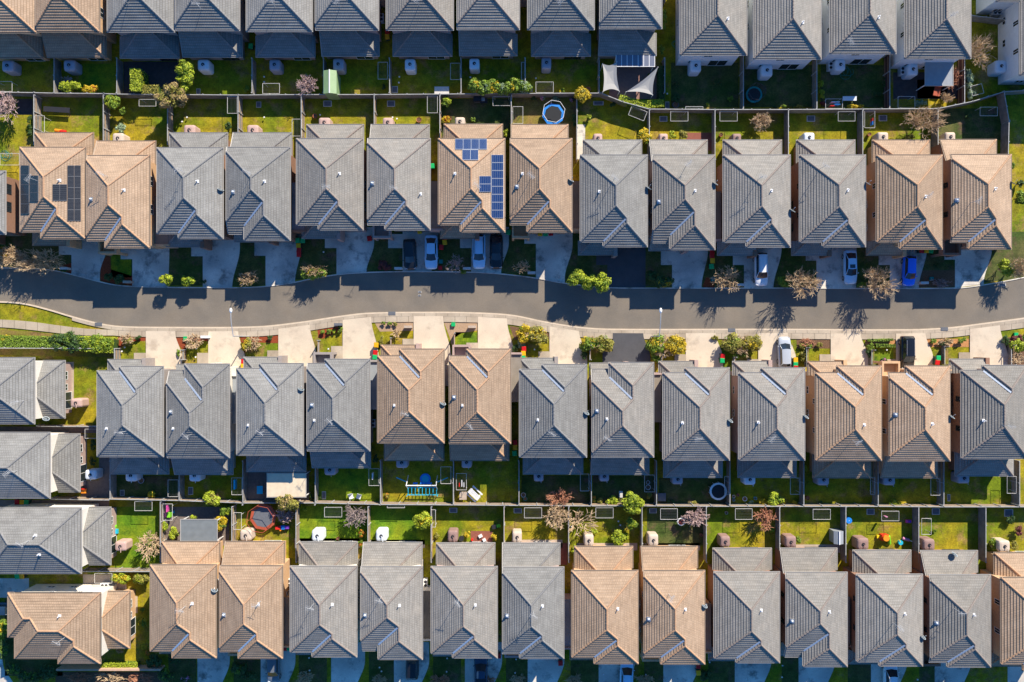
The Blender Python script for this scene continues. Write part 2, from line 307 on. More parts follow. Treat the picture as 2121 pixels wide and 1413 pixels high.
for i, (x0, x1, nr, px0, p0) in enumerate(SD):
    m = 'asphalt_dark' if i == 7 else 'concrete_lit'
    pts = [(x0, 800), (x1, 800), (x1, 745)]; yt0, yt1 = rb(x0)+9, rb(x1-nr)+9
    for k in range(9):
        t = k/8; pts.append((x1-nr*(t*t*(3-2*t)), 742+(yt1-742)*t))
    pts += [(x0, yt0)]
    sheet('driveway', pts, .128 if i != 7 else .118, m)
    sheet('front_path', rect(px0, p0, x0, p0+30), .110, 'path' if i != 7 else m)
BD = [(409, 476), (540, 612), (686, 756), (816, 889), (963, 1040), (1093, 1169), (1240, 1316), (1374, 1450), (1522, 1598), (1654, 1730), (1804, 1880), (1936, 2012), (2087, 2160)]
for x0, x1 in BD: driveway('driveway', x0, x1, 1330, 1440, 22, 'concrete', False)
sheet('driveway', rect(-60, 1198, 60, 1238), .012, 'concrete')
# beds, patios, lawns of a different growth
for nm, pts, m in [
 ('mulch_bed', [(243, 698), (303, 697), (303, 706), (262, 709), (250, 722), (243, 716)], 'mulch_red'), ('mulch_bed', [(364, 696), (385, 696), (386, 745), (379, 745), (378, 725), (368, 712)], 'mulch_red'),
 ('mulch_bed', rect(386, 697, 432, 707), 'mulch_red'), ('mulch_bed', [(497, 697), (577, 695), (577, 711), (520, 709), (512, 722), (505, 735), (500, 715)], 'mulch_red'), ('mulch_bed', [(657, 678), (709, 670), (709, 684), (668, 702), (659, 700)], 'mulch_red'),
 ('gravel_bed', [(776, 668), (857, 667), (857, 685), (787, 687), (780, 676)], 'gravel'), ('gravel_bed', [(919, 667), (990, 668), (990, 684), (955, 691), (942, 700), (936, 715), (932, 700)], 'gravel'),
 ('mulch_bed', rect(1650, 702, 1720, 722), 'mulch_brown'), ('mulch_bed', rect(1792, 702, 1855, 716), 'mulch_orange'), ('mulch_bed', rect(1920, 702, 2008, 719), 'mulch_orange'), ('mulch_bed', rect(1216, 700, 1269, 712), 'mulch_brown'), ('mulch_bed', rect(1496, 700, 1570, 714), 'mulch_brown'), ('mulch_bed', rect(1347, 700, 1420, 712), 'mulch_brown'), ('mulch_bed', [(1055, 675), (1138, 690), (1138, 702), (1066, 704)], 'mulch_brown'), ('mulch_bed', [(2075, 700), (2140, 694), (2140, 756), (2092, 756)], 'mulch_brown'),
 ('lawn', rect(942, 688, 988, 727), 'grass_lush'), ('lawn', rect(1803, 722, 1850, 752), 'grass_lush'), ('lawn', rect(230, 520, 272, 575), 'grass_lush'),
 ('mulch_bed', [(208, 548), (228, 520), (230, 558), (274, 572), (274, 592), (232, 588), (208, 582)], 'mulch_red'), ('mulch_bed', [(125, 550), (148, 545), (148, 568), (125, 562)], 'mulch_red'), ('mulch_bed', [(1462, 575), (1480, 575), (1480, 596), (1455, 596)], 'mulch_red'), ('mulch_bed', rect(1903, 560, 1978, 595), 'mulch_brown'),
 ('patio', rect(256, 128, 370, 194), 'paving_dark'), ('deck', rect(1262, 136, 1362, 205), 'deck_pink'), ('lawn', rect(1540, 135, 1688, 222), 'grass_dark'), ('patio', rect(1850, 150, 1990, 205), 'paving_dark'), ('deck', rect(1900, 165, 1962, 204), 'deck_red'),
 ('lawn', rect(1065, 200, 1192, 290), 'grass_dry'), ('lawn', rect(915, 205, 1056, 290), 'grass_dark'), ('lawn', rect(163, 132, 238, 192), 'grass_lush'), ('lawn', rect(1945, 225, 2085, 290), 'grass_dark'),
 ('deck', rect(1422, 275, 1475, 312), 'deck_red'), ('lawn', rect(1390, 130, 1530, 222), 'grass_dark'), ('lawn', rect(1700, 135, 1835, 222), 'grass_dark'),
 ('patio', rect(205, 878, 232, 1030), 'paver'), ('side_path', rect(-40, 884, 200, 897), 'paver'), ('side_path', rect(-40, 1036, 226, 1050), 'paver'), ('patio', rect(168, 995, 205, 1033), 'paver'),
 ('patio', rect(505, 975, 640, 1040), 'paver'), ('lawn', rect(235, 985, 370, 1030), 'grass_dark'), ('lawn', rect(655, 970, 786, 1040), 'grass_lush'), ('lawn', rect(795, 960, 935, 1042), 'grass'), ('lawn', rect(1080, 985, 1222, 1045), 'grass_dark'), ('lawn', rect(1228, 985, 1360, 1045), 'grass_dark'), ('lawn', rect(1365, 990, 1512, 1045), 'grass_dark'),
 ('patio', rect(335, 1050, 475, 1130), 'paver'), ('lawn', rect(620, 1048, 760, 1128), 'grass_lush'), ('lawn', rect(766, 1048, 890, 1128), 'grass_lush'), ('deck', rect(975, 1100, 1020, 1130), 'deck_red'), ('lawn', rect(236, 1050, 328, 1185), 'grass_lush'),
 ('patio', rect(1150, 1125, 1175, 1170), 'deck_red'), ('lawn', rect(1340, 1052, 1462, 1130), 'grass_dark'), ('patio', rect(610, 1115, 745, 1135), 'patio'), ('patio', rect(766, 1118, 880, 1135), 'patio'), ('patio', rect(1060, 1118, 1165, 1135), 'patio'), ('patio', rect(1195, 1125, 1320, 1140), 'patio'), ('patio', rect(1335, 1125, 1450, 1140), 'patio'), ('patio', rect(1640, 1128, 1740, 1145), 'patio'),
 ('patio', rect(172, 1190, 262, 1235), 'patio'), ('patio', rect(135, 750, 153, 835), 'path'), ('patio', rect(165, 900, 180, 975), 'path'), ('patio', rect(228, 1060, 240, 1120), 'path'), ('patio', rect(268, 1235, 285, 1270), 'path'),
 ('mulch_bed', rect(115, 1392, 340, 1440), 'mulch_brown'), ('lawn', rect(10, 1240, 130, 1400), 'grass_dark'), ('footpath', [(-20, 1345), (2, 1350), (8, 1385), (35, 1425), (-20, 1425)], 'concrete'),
 ('side_path', rect(1195, 258, 1212, 330), 'concrete'), ('planter_bed', rect(36, 205, 68, 238), 'paving_dark')]:
    sheet(nm, pts, .007, m)
frontsheets = None
# bottom-row front lawns
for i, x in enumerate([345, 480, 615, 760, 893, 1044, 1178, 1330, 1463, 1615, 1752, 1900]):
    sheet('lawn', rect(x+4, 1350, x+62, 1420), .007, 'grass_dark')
# ------------------------------------------------------------------ houses
T = math.tan(R(26.5)); Z2 = 5.6; Z1 = 2.7; CS = .305; STEP = .062
def clip(poly, g, c, keep_ge):
    out = []
    n = len(poly)
    for i in range(n):
        a, b = poly[i], poly[(i+1) % n]
        da = a[0]*g[0]+a[1]*g[1]-c; db = b[0]*g[0]+b[1]*g[1]-c
        if not keep_ge: da, db = -da, -db
        if da >= -1e-9: out.append(a)
        if (da > 1e-9 and db < -1e-9) or (da < -1e-9 and db > 1e-9):
            t = da/(da-db); out.append((a[0]+t*(b[0]-a[0]), a[1]+t*(b[1]-a[1])))
    return out
def roof_face(b, Mp, poly, g, e, z0, t=T, ext=0.0):
    """tile courses: strips of the plan polygon, each lifted at its lower edge so that it laps over the one below"""
    ds = [p[0]*g[0]+p[1]*g[1]-e for p in poly]; dmin, dmax = min(ds), max(ds)
    k = math.floor(dmin/CS+1e-6); al = (g[1], -g[0]); off = random.random()*3
    while k*CS < dmax-1e-6:
        lo, hi = k*CS, (k+1)*CS
        q = clip(clip(poly, g, e+lo, True), g, e+hi, False)
        if len(q) >= 3:
            P3 = []; UV = []
            for (u, v) in q:
                d = u*g[0]+v*g[1]-e
                P3.append(Mp(u, v, z0+t*d+STEP*(1-(d-lo)/CS))); UV.append((u*al[0]+v*al[1]+off, d/math.cos(math.atan(t))+.17*0))
            nrm = (Vector(P3[1])-Vector(P3[0])).cross(Vector(P3[2])-Vector(P3[1]))
            s = sum(P3[i][0]*P3[(i+1) % len(P3)][1]-P3[(i+1) % len(P3)][0]*P3[i][1] for i in range(len(P3)))
            if s < 0: P3.reverse(); UV.reverse()
            b.face(P3, UV)
            for i in range(len(q)):
                a, c = q[i], q[(i+1) % len(q)]
                if abs(a[0]*g[0]+a[1]*g[1]-e-lo) < 1e-6 and abs(c[0]*g[0]+c[1]*g[1]-e-lo) < 1e-6 and math.dist(a, c) > 1e-4:
                    zt = z0+t*lo
                    b.face([Mp(a[0], a[1], zt), Mp(c[0], c[1], zt), Mp(c[0], c[1], zt+STEP), Mp(a[0], a[1], zt+STEP)], [(0, 0), (.1, 0), (.1, .02), (0, .02)])
        k += 1
def caps(b, Mp, a, c, z, wd=.15, hh=.085):
    """ridge and hip cap tiles: short overlapping bent pieces; a, c = (u,v,z)"""
    A = Vector(Mp(*a)); C = Vector(Mp(*c)); d = C-A; L = d.length
    if L < .1: return
    if A.z > C.z: A, C = C, A; d = -d
    dn = d.normalized(); side = dn.cross(Vector((0, 0, 1))).normalized(); up = side.cross(dn)
    n = max(1, round(L/.42))
    for i in range(n):
        p0 = A+d*(i/n); p1 = A+d*min(1, (i+1.12)/n)
        r0, r1 = 1.0, .86
        prof = lambda p, r, lift: [p-side*wd*r+up*(-.03), p-side*wd*.55*r+up*(hh*.8*r+lift), p+up*(hh*r+.015+lift), p+side*wd*.55*r+up*(hh*.8*r+lift), p+side*wd*r+up*(-.03)]
        a5, b5 = prof(p0, r0, .045), prof(p1, r1, .02)
        for k in range(4): b.face([a5[k], a5[k+1], b5[k+1], b5[k]])
        b.face(a5)
def gutter(b, Mp, path, closed=True, wd=.13, h=.14):
    """gutter along an eave outline (u,v,z), offset outwards; outline runs counter-clockwise in (u,v)"""
    n = len(path); offs = []
    def nrm(a, c):
        dx, dy = c[0]-a[0], c[1]-a[1]; l = math.hypot(dx, dy) or 1; return (dy/l, -dx/l)
    for i in range(n):
        p = path[i]
        n0 = nrm(path[i-1], p) if (closed or i > 0) else None; n1 = nrm(p, path[(i+1) % n]) if (closed or i < n-1) else None
        n0 = n0 or n1; n1 = n1 or n0
        if n0[0]*n1[0]+n0[1]*n1[1] > .9: m = n0
        else: m = (n0[0]+n1[0], n0[1]+n1[1])
        offs.append(m)
    R_ = []
    for p, m in zip(path, offs):
        i0 = (p[0]-m[0]*.02, p[1]-m[1]*.02); o0 = (p[0]+m[0]*wd, p[1]+m[1]*wd); zt = p[2]-.01
        R_.append([Mp(i0[0], i0[1], zt-h), Mp(o0[0], o0[1], zt-h), Mp(o0[0], o0[1], zt), Mp(o0[0]-m[0]*.035, o0[1]-m[1]*.035, zt), Mp(p[0]+m[0]*.02, p[1]+m[1]*.02, zt-.05), Mp(i0[0], i0[1], zt-.05)])
    rng = n if closed else n-1
    for i in range(rng):
        A, B = R_[i], R_[(i+1) % n]
        for k in range(6): b.face([A[k], A[(k+1) % 6], B[(k+1) % 6], B[k]])
WIN = {}
def win_meshes(wd, hh, fr):
    k = (wd, hh, fr)
    if k not in WIN:
        a = MB(); a.box(-wd/2-.06, -.01, -hh/2-.06, wd/2+.06, .05, -hh/2); a.box(-wd/2-.06, -.01, hh/2, wd/2+.06, .05, hh/2+.06)
        a.box(-wd/2-.06, -.01, -hh/2, -wd/2, .05, hh/2); a.box(wd/2, -.01, -hh/2, wd/2+.06, .05, hh/2); a.box(-.025, -.008, -hh/2, .025, .045, hh/2)
        p = MB(); p.box(-wd/2, -.01, -hh/2, wd/2, .02, hh/2)
        oa = a.build('window', fr); op = p.build('pane', 'glass'); WIN[k] = (oa.data, op.data)
        for o in (oa, op): bpy.data.objects.remove(o)
    return WIN[k]
HOUSES = []
ORD = ['first', 'second', 'third', 'fourth', 'fifth', 'sixth', 'seventh', 'eighth', 'ninth', 'tenth', 'eleventh', 'twelfth', 'thirteenth', 'fourteenth', 'fifteenth', 'sixteenth']
ROWN = {1: 'top row', 2: 'row above street', 3: 'row below street', 4: 'bottom row', 5: 'left-edge column'}
def outline_walls(pts, Mp):
    q = [Mp(u, v, 0)[:2] for u, v in pts]
    s = sum(q[i][0]*q[(i+1) % len(q)][1]-q[(i+1) % len(q)][0]*q[i][1] for i in range(len(q)))
    return q if s > 0 else q[::-1]
class House: pass
def make_house(row, idx, a0, a1, b0, b1, b2, c0, typ, colr, rear=None, ext=0, wall=None, face='down', rects=None, label=None, porch=True, z2=Z2, side='r'):
    """all coordinates are photo pixels of the upper eaves (height z2), except rear = (u0,u1,v) at height Z1"""
    k2 = (1-z2/H)/PPM; k1 = (1-Z1/H)/PPM
    if face == 'down': Mp = lambda u, v, z: (u, -v, z); cu = lambda x, k: (x-CX)*k; cv = lambda y, k: (y-CY)*k
    elif face == 'up': Mp = lambda u, v, z: (u, v, z); cu = lambda x, k: (x-CX)*k; cv = lambda y, k: -(y-CY)*k
    else: Mp = lambda u, v, z: (-v, -u, z); cu = lambda y, k: (y-CY)*k; cv = lambda x, k: -(x-CX)*k
    U0, U1, C0 = cu(a0, k2), cu(a1, k2), cu(c0, k2); V0, V1, V2 = cv(b0, k2), cv(b1, k2), cv(b2, k2)
    EX = ext*k2; TR = .62 if typ == 'B' else 0.0
    V1 -= EX
    h = House(); h.row = row; h.idx = idx; h.colr = colr; h.typ = typ; h.U0, h.U1, h.V0, h.V1, h.V2, h.C0 = U0, U1, V0, V1, V2, C0
    tm, cm, gmn = {'g': ('tile_grey', 'cap_grey', 'gutter_grey'), 'w': ('tile_warmgrey', 'cap_warmgrey', 'gutter_grey'), 't': ('tile_tan', 'cap_tan', 'gutter_tan')}[colr]
    wall = wall or {'g': 'wall_grey', 'w': 'wall_pink', 't': 'wall_tan'}[colr]
    cen = Mp((U0+U1)/2, (V0+V1)/2, 0)
    cn = {'g': 'grey-tiled', 'w': 'warm grey-tiled', 't': 'tan-tiled'}[colr]
    lab = label or f"{cn} two-storey house, {ORD[idx-1]} from {'top' if row == 5 else 'left'} in the {ROWN[row]}"
    root = thing('house', lab, 'house', cen, 0, 'houses of the estate'); h.root = root; h.Mp = Mp; h.face = face
    h.name = f"{ORD[idx-1]} house {'down' if row == 5 else 'along'} the {ROWN[row]}"
    rb_, cb, gb, vb = MB(), MB(), MB(), MB()
    if rects is None:
        ua = U0-TR; h1 = (U1-ua)/2; m1 = (U1+ua)/2; hw = (U1-C0)/2; mw = (U1+C0)/2
        RA, RB_ = V0+h1, V1-h1     # ridge ends
        if TR: back = [(U0, V0), (U1, V0), (m1, RA), (U0, V0+TR)]; left = [(U0, V0+TR), (m1, RA), (m1, RB_), (U0, V1-TR)]; front = [(U0, V1+EX), (U0, V1-TR), (m1, RB_), (mw, V1-hw), (C0, V1), (C0, V1+EX)]
        else: back = [(U0, V0), (U1, V0), (m1, RA)]; left = [(U0, V0), (m1, RA), (m1, RB_), (U0, V1)]; front = [(U0, V1+EX), (U0, V1), (m1, RB_), (mw, V1-hw), (C0, V1), (C0, V1+EX)]
        if not EX: front = [p for i, p in enumerate(front) if p not in front[:i]]
        roof_face(rb_, Mp, back, (0, 1), V0, z2); roof_face(rb_, Mp, left, (1, 0), ua, z2); roof_face(rb_, Mp, front, (0, -1), -V1, z2)
        roof_face(rb_, Mp, [(C0, V1), (mw, V1-hw), (mw, V2-hw), (C0, V2)], (1, 0), C0, z2)
        roof_face(rb_, Mp, [(C0, V2), (mw, V2-hw), (U1, V2)], (0, -1), -V2, z2)
        roof_face(rb_, Mp, [(U1, V2), (mw, V2-hw), (mw, V1-hw), (m1, RB_), (m1, RA), (U1, V0)], (-1, 0), -U1, z2)
        zr, zw, zt = z2+h1*T, z2+hw*T, z2+TR*T
        for a, c in [((U0, V0+TR, zt), (m1, RA, zr)), ((U1, V0, z2), (m1, RA, zr)), ((m1, RA, zr), (m1, RB_, zr)), ((U0, V1-TR, zt), (m1, RB_, zr)), ((m1, RB_, zr), (mw, V1-hw, zw)), ((mw, V1-hw, zw), (mw, V2-hw, zw)), ((C0, V2, z2), (mw, V2-hw, zw)), ((U1, V2, z2), (mw, V2-hw, zw))]: caps(cb, Mp, a, c, 0)
        A = Vector(Mp(C0, V1, z2+STEP)); C = Vector(Mp(mw-.15, V1-hw+.15, zw+STEP)); s_ = (C-A).cross(Vector((0, 0, 1))).normalized()*.11; up = Vector((0, 0, .03))
        vb.face([A-s_+up, A+s_+up, C+s_+up, C-s_+up]); vb.face([A-s_*1.1, A-s_+up, C-s_+up, C-s_*1.1]); vb.face([A+s_+up, A+s_*1.1, C+s_*1.1, C+s_+up])
        out = [(U0, V0, z2), (U1, V0, z2), (U1, V2, z2), (C0, V2, z2), (C0, V1, z2)]
        if TR: left_e = [(U0, V1-TR, zt), (U0, V0+TR, zt)]
        else: left_e = []
        if EX: gutter(gb, Mp, [(C0, V1, z2), (C0, V2, z2), (U1, V2, z2), (U1, V0, z2), (U0, V0, z2)][::-1] if False else [(U0, V1+EX, z2-EX*T)]+left_e+[(U0, V0, z2), (U1, V0, z2), (U1, V2, z2), (C0, V2, z2), (C0, V1, z2)], False); gutter(gb, Mp, [(C0-.01, V1+EX, z2-EX*T), (U0, V1+EX, z2-EX*T)], False)
        else: gutter(gb, Mp, [(U0, V1, z2)]+left_e+[(U0, V0, z2), (U1, V0, z2), (U1, V2, z2), (C0, V2, z2), (C0, V1, z2)], True)
        gb.face([Mp(u, v, z2-.12-(.0)) for u, v in ((U0, V0), (U1, V0), (U1, V2), (C0, V2), (C0, V1), (U0, V1))])
        i = .45; li = .12 if TR else i
        wp = [(U0+li, V0+i), (U1-i, V0+i), (U1-i, V2-i), (C0+i, V2-i), (C0+i, V1-i), (U0+li, V1-i)]
        def rh(u, v):
            d1 = min(u-ua, U1-u, v-V0, V1-v); d2 = min(u-C0, U1-u, V2-v) if v > V1-h1 else -9
            return z2+max(d1, d2)*T
    else:
        RS = []; CAPS = []
        for n_, (x0, y0, x1, y1) in enumerate(rects):     # pixel rects, face == 'left'
            u0, u1, v0, v1 = cu(y0, k2), cu(y1, k2), cv(x1, k2), cv(x0, k2); z0 = z2+.006*n_
            RS.append((u0, u1, v0, v1)); hh = min(u1-u0, v1-v0)/2
            if u1-u0 <= v1-v0: r0, r1 = ((u0+u1)/2, v0+hh), ((u0+u1)/2, v1-hh)
            else: r0, r1 = (u0+hh, (v0+v1)/2), (u1-hh, (v0+v1)/2)
            cor = {'00': (u0, v0), '10': (u1, v0), '11': (u1, v1), '01': (u0, v1)}
            if u1-u0 <= v1-v0:
                F = [([cor['00'], cor['10'], r0], (0, 1), v0), ([cor['11'], cor['01'], r1], (0, -1), -v1), ([cor['01'], cor['00'], r0, r1], (1, 0), u0), ([cor['10'], cor['11'], r1, r0], (-1, 0), -u1)]
                hp = [('00', r0), ('10', r0), ('11', r1), ('01', r1)]
            else:
                F = [([cor['01'], cor['00'], r0], (1, 0), u0), ([cor['10'], cor['11'], r1], (-1, 0), -u1), ([cor['00'], cor['10'], r1, r0], (0, 1), v0), ([cor['11'], cor['01'], r0, r1], (0, -1), -v1)]
                hp = [('00', r0), ('01', r0), ('10', r1), ('11', r1)]
            for poly, gr, e in F: roof_face(rb_, Mp, poly, gr, e, z0)
            CAPS += [((*cor[c_], z0), (*r_, z0+hh*T)) for c_, r_ in hp]+[((*r0, z0+hh*T), (*r1, z0+hh*T))]
            gutter(gb, Mp, [(u0, v1, z0-.01*n_), (u0, v0, z0-.01*n_), (u1, v0, z0-.01*n_), (u1, v1, z0-.01*n_)], True)
            gb.face([Mp(u, v, z0-.12-.01*n_) for u, v in ((u0, v0), (u1, v0), (u1, v1), (u0, v1))])
        u0, u1, v0, v1 = RS[0]; i = .45; wp = [(u0+i, v0+i), (u1-i, v0+i), (u1-i, v1-i), (u0+i, v1-i)]
        U0, U1, V0, V1 = u0, u1, v0, v1; V2 = v1; C0 = u0; h.U0, h.U1, h.V0, h.V1, h.V2, h.C0 = U0, U1, V0, V1, V2, C0
        def rh(u, v): return z2+T*max(min(u-r[0], r[1]-u, v-r[2], r[3]-v) for r in RS)
        for a, c in CAPS:      # only where the crease really shows on the joined roof
            A, C = Vector(a), Vector(c); L = (C-A).length; n = max(1, int(L/.42)); d = (C-A).normalized(); pn = Vector((-d.y, d.x)).normalized()*.06; run = None
            for k in range(n+1):
                ok = False
                if k < n:
                    m_ = A.lerp(C, (k+.5)/n); hm = rh(m_.x, m_.y); ok = abs(hm-m_.z) < .03 and hm > (rh(m_.x+pn.x, m_.y+pn.y)+rh(m_.x-pn.x, m_.y-pn.y))/2+.008
                if ok and run is None: run = k
                if not ok and run is not None: caps(cb, Mp, tuple(A.lerp(C, run/n)), tuple(A.lerp(C, k/n)), 0); run = None
    h.rh = rh
    roof = rb_.build('roof', tm, root, world=True); cb.build('ridge_tiles', cm, roof, world=False).location = (0, 0, 0)
    roof.children[0].data.transform(Matrix.Translation((-cen[0], -cen[1], 0)))
    if vb.f: o = vb.build('valley_flashing', 'valley_metal', roof); o.data.transform(Matrix.Translation((-cen[0], -cen[1], 0)))
    gb.build('gutter', gmn, root, world=True)
    wb = MB(); wb.prism(outline_walls(wp, Mp), 0, z2-.1)
    if rects and len(rects) > 1:
        for n_, r in enumerate(RS[1:]):
            i = .45+.004*(n_+1); wb.prism(outline_walls([(r[0]+i, r[2]+i), (r[1]-i, r[2]+i), (r[1]-i, r[3]-i), (r[0]+i, r[3]-i)], Mp), 0, z2-.1-.004*(n_+1))
    wb.build('wall', wall, root, world=True)
    # angle for windows on a wall whose outward normal in (u,v) is n
    def ang(n):
        o = Mp(0, 0, 0); q = Mp(n[0], n[1], 0); return math.atan2(q[1]-o[1], q[0]-o[0])-math.pi/2
    fr = 'frame_white' if wall in ('wall_white', 'wall_cream', 'wall_pink', 'wall_tan') else 'frame_dark'
    def window(u, v, z, n, wd, hh, name='window', f=None):
        ma, mp_ = win_meshes(wd, hh, f or fr)
        q = Mp(u, v, z); wo = place_mesh(name, ma, root, (q[0]-cen[0], q[1]-cen[1], z), ang(n)); place_mesh('pane', mp_, wo, (0, 0, 0))
    wl, wr = wp[0][0], wp[1][0]; vbk, vfr = wp[0][1], V1-.45
    L_ = vfr-vbk
    for f, z in ((.25, 4.0), (.62, 4.0), (.45, 1.4), (.75, 1.4)):
        window(wr, vbk+L_*f, z, (1, 0), 1.2 if z > 2 else .9, .9 if z > 2 else .7)
        window(wl, vbk+L_*(f+.06), z, (-1, 0), .6 if z > 2 else .9, 1.1 if z > 2 else .6)
    # rear single-storey part
    if rear:
        r0, r1, rv = rear; ru0, ru1, rv0 = cu(r0, k1), cu(r1, k1), cv(rv, k1)
        vin = V0+.45; lr, cr_, gr_ = MB(), MB(), MB(); dpt = vin-rv0; typl = TR > 0
        q = .45
        if typl: rearf = [(ru0, rv0), (ru1, rv0), (ru1-dpt, vin), (ru0, vin)]
        else: rearf = [(ru0, rv0), (ru1, rv0), (ru1-dpt, vin), (ru0+dpt, vin)]; roof_face(lr, Mp, [(ru0, rv0), (ru0+dpt, vin), (ru0, vin)], (1, 0), ru0, Z1)
        roof_face(lr, Mp, rearf, (0, 1), rv0, Z1); roof_face(lr, Mp, [(ru1, rv0), (ru1, vin), (ru1-dpt, vin)], (-1, 0), -ru1, Z1)
        zz = Z1+dpt*T
        caps(cr_, Mp, (ru1, rv0, Z1), (ru1-dpt, vin, zz), 0)
        if not typl: caps(cr_, Mp, (ru0, rv0, Z1), (ru0+dpt, vin, zz), 0)
        gutter(gr_, Mp, ([(ru0, vin, zz if typl else Z1), (ru0, rv0, Z1), (ru1, rv0, Z1), (ru1, vin, Z1)]), False)
        ro = lr.build('rear_roof', tm, root, world=True); o = cr_.build('ridge_tiles', cm, ro); o.data.transform(Matrix.Translation((-cen[0], -cen[1], 0)))
        gr_.face([Mp(u, v, Z1-.11) for u, v in ((ru0, rv0), (ru1, rv0), (ru1, vin), (ru0, vin))])
        gr_.build('rear_gutter', gmn, root, world=True)
        rw = MB(); li = .1 if typl else .45
        rw.prism(outline_walls([(ru0+li, rv0+.45), (ru1-.45, rv0+.45), (ru1-.45, vin-.003), (ru0+li, vin-.003)], Mp), 0, Z1-.1)
        if typl:   # the wall on the boundary follows the slope
            rw.face([Mp(ru0+.1, rv0+.45, Z1-.1), Mp(ru0+.1, vin, Z1-.1), Mp(ru0+.1, vin, zz-.02), Mp(ru0+.1, rv0+.45, Z1+.45*T-.02)])
        rw.build('rear_wall', {5: 'wall_pink' if colr == 'g' else 'wall_tan'}.get(row, wall), root, world=True)
        window(ru0+2.0, rv0+.45, 1.5, (0, -1), 1.0, .8); window(ru0+3.6, rv0+.45, 1.5, (0, -1), .8, .8); window(ru1-2.2, rv0+.45, 1.08, (0, -1), 2.2, 2.0, 'sliding_door')
        h.rear = (ru0, ru1, rv0)
    else:
        h.rear = None
        window(wl+2, vbk, 1.5, (0, -1), 1.1, .9); window(wl+3.6, vbk, 4.0, (0, -1), 1.1, .9); window(wr-2.2, vbk, 1.08, (0, -1), 2.4, 2.0, 'sliding_door')
    # street side: garage door, porch, upper window
    if rects is None:
        vf = V2-.45
        gd = MB(); gd.box(-1.3, 0, 0, 1.3, .06, 2.2); q = Mp((C0+U1)/2+.3, vf, 0)
        o = gd.build('garage_door', 'door_panel', root); o.location = (q[0]-cen[0], q[1]-cen[1], 0); o.rotation_euler = (0, 0, ang((0, 1)))
        window((C0+U1)/2, vf, 4.0, (0, 1), 1.6, 1.1); window((U0+C0)/2, V1-.45, 3.95, (0, 1), 1.2, 1.1)
        if porch:
            pv = V1+EX*.3+1.25+.15; vin = V1-.44; pr, pc, pg = MB(), MB(), MB(); zp = 2.75
            if typ == 'A' or EX:
                pu0, pu1 = U0, min(U0+5.0, U1-2.5); d = pv-vin
                roof_face(pr, Mp, [(pu0, pv), (pu0+d, vin), (pu1, vin), (pu1, pv)] if typ == 'A' else [(pu0, pv), (pu0, vin), (pu1, vin), (pu1, pv)], (0, -1), -pv, zp)
                if typ == 'A': roof_face(pr, Mp, [(pu0, pv), (pu0, vin), (pu0+d, vin)], (1, 0), pu0, zp); caps(pc, Mp, (pu0, pv, zp), (pu0+d, vin, zp+d*T), 0)
                po = pr.build('porch_roof', tm, root, world=True)
                if pc.f: o = pc.build('ridge_tiles', cm, po); o.data.transform(Matrix.Translation((-cen[0], -cen[1], 0)))
                gutter(pg, Mp, [(pu1, pv, zp), (pu0, pv, zp), (pu0, vin, zp)], False); pg.build('porch_gutter', gmn, root, world=True)
                pw = MB(); pw.prism(outline_walls([(pu0+.3, vin+.01), (pu1-.4, vin+.01), (pu1-.4, vin+.5), (pu0+.3, vin+.5)], Mp), 0, zp-.05)
                pw.prism(outline_walls([(pu1-.35, vin+.02), (pu1+.15, vin+.02), (pu1+.15, pv+.25), (pu1-.35, pv+.25)], Mp), 0, zp+.35)
                pw.build('porch_wall', wall, root, world=True)
            else:
                pu0, pu1 = U0+.15, C0+.35; fb = MB(); zz = 3.35; pv2 = pv+.1
                for (x0, x1, y0, y1) in ((pu0, pu1, pv2-.3, pv2), (pu0, pu0+.25, vin, pv2-.3), (pu1-.25, pu1, vin, pv2-.3)):
                    fb.prism(outline_walls([(x0, y0), (x1, y0), (x1, y1), (x0, y1)], Mp), 2.2, zz)
                fb.prism(outline_walls([(pu0+.26, vin), (pu1-.26, vin), (pu1-.26, pv2-.31), (pu0+.26, pv2-.31)], Mp), 2.2, 2.5)
                for x0 in (pu0, pu1-.3): fb.prism(outline_walls([(x0, pv2-.32), (x0+.3, pv2-.32), (x0+.3, pv2-.02), (x0, pv2-.02)], Mp), 0, 2.2)
                fb.build('balcony', wall, root, world=True)
            fd = MB(); fd.box(-.45, 0, 0, .45, .06, 2.05); q = Mp(C0-.8, V1-.43, 0)
            if not (typ == 'A' or EX): o = fd.build('front_door', 'frame_dark', root); o.location = (q[0]-cen[0], q[1]-cen[1], 0); o.rotation_euler = (0, 0, ang((0, 1)))
        if typ == 'B' and row < 5 and not (row == 1 and idx > 10):
            mr_ = MB(); x0, x1 = U1-.42, U1+1.55 if row in (2, 3, 4) else U1+1.4; y1 = V1+.2; y0 = V1-6.2
            q4 = outline_walls([(x0, y0), (x1, y0), (x1, y1), (x0, y1)], Mp); mr_.prism(q4, 2.86, 2.95)
            mr_.build('garage_roof', 'metal_roof' if colr != 'g' else 'metal_blue', root, world=True)
            gw = MB(); gw.prism(outline_walls([(x0+.05, y0+.1), (x1-.1, y0+.1), (x1-.1, y1-.1), (x0+.05, y1-.1)], Mp), 0, 2.86); gw.prism(outline_walls([(x0, y1), (x1, y1), (x1, y1+.22), (x0, y1+.22)], Mp), 0, 3.25); gw.build('garage_wall', wall, root, world=True)
    HOUSES.append(h)
    return h
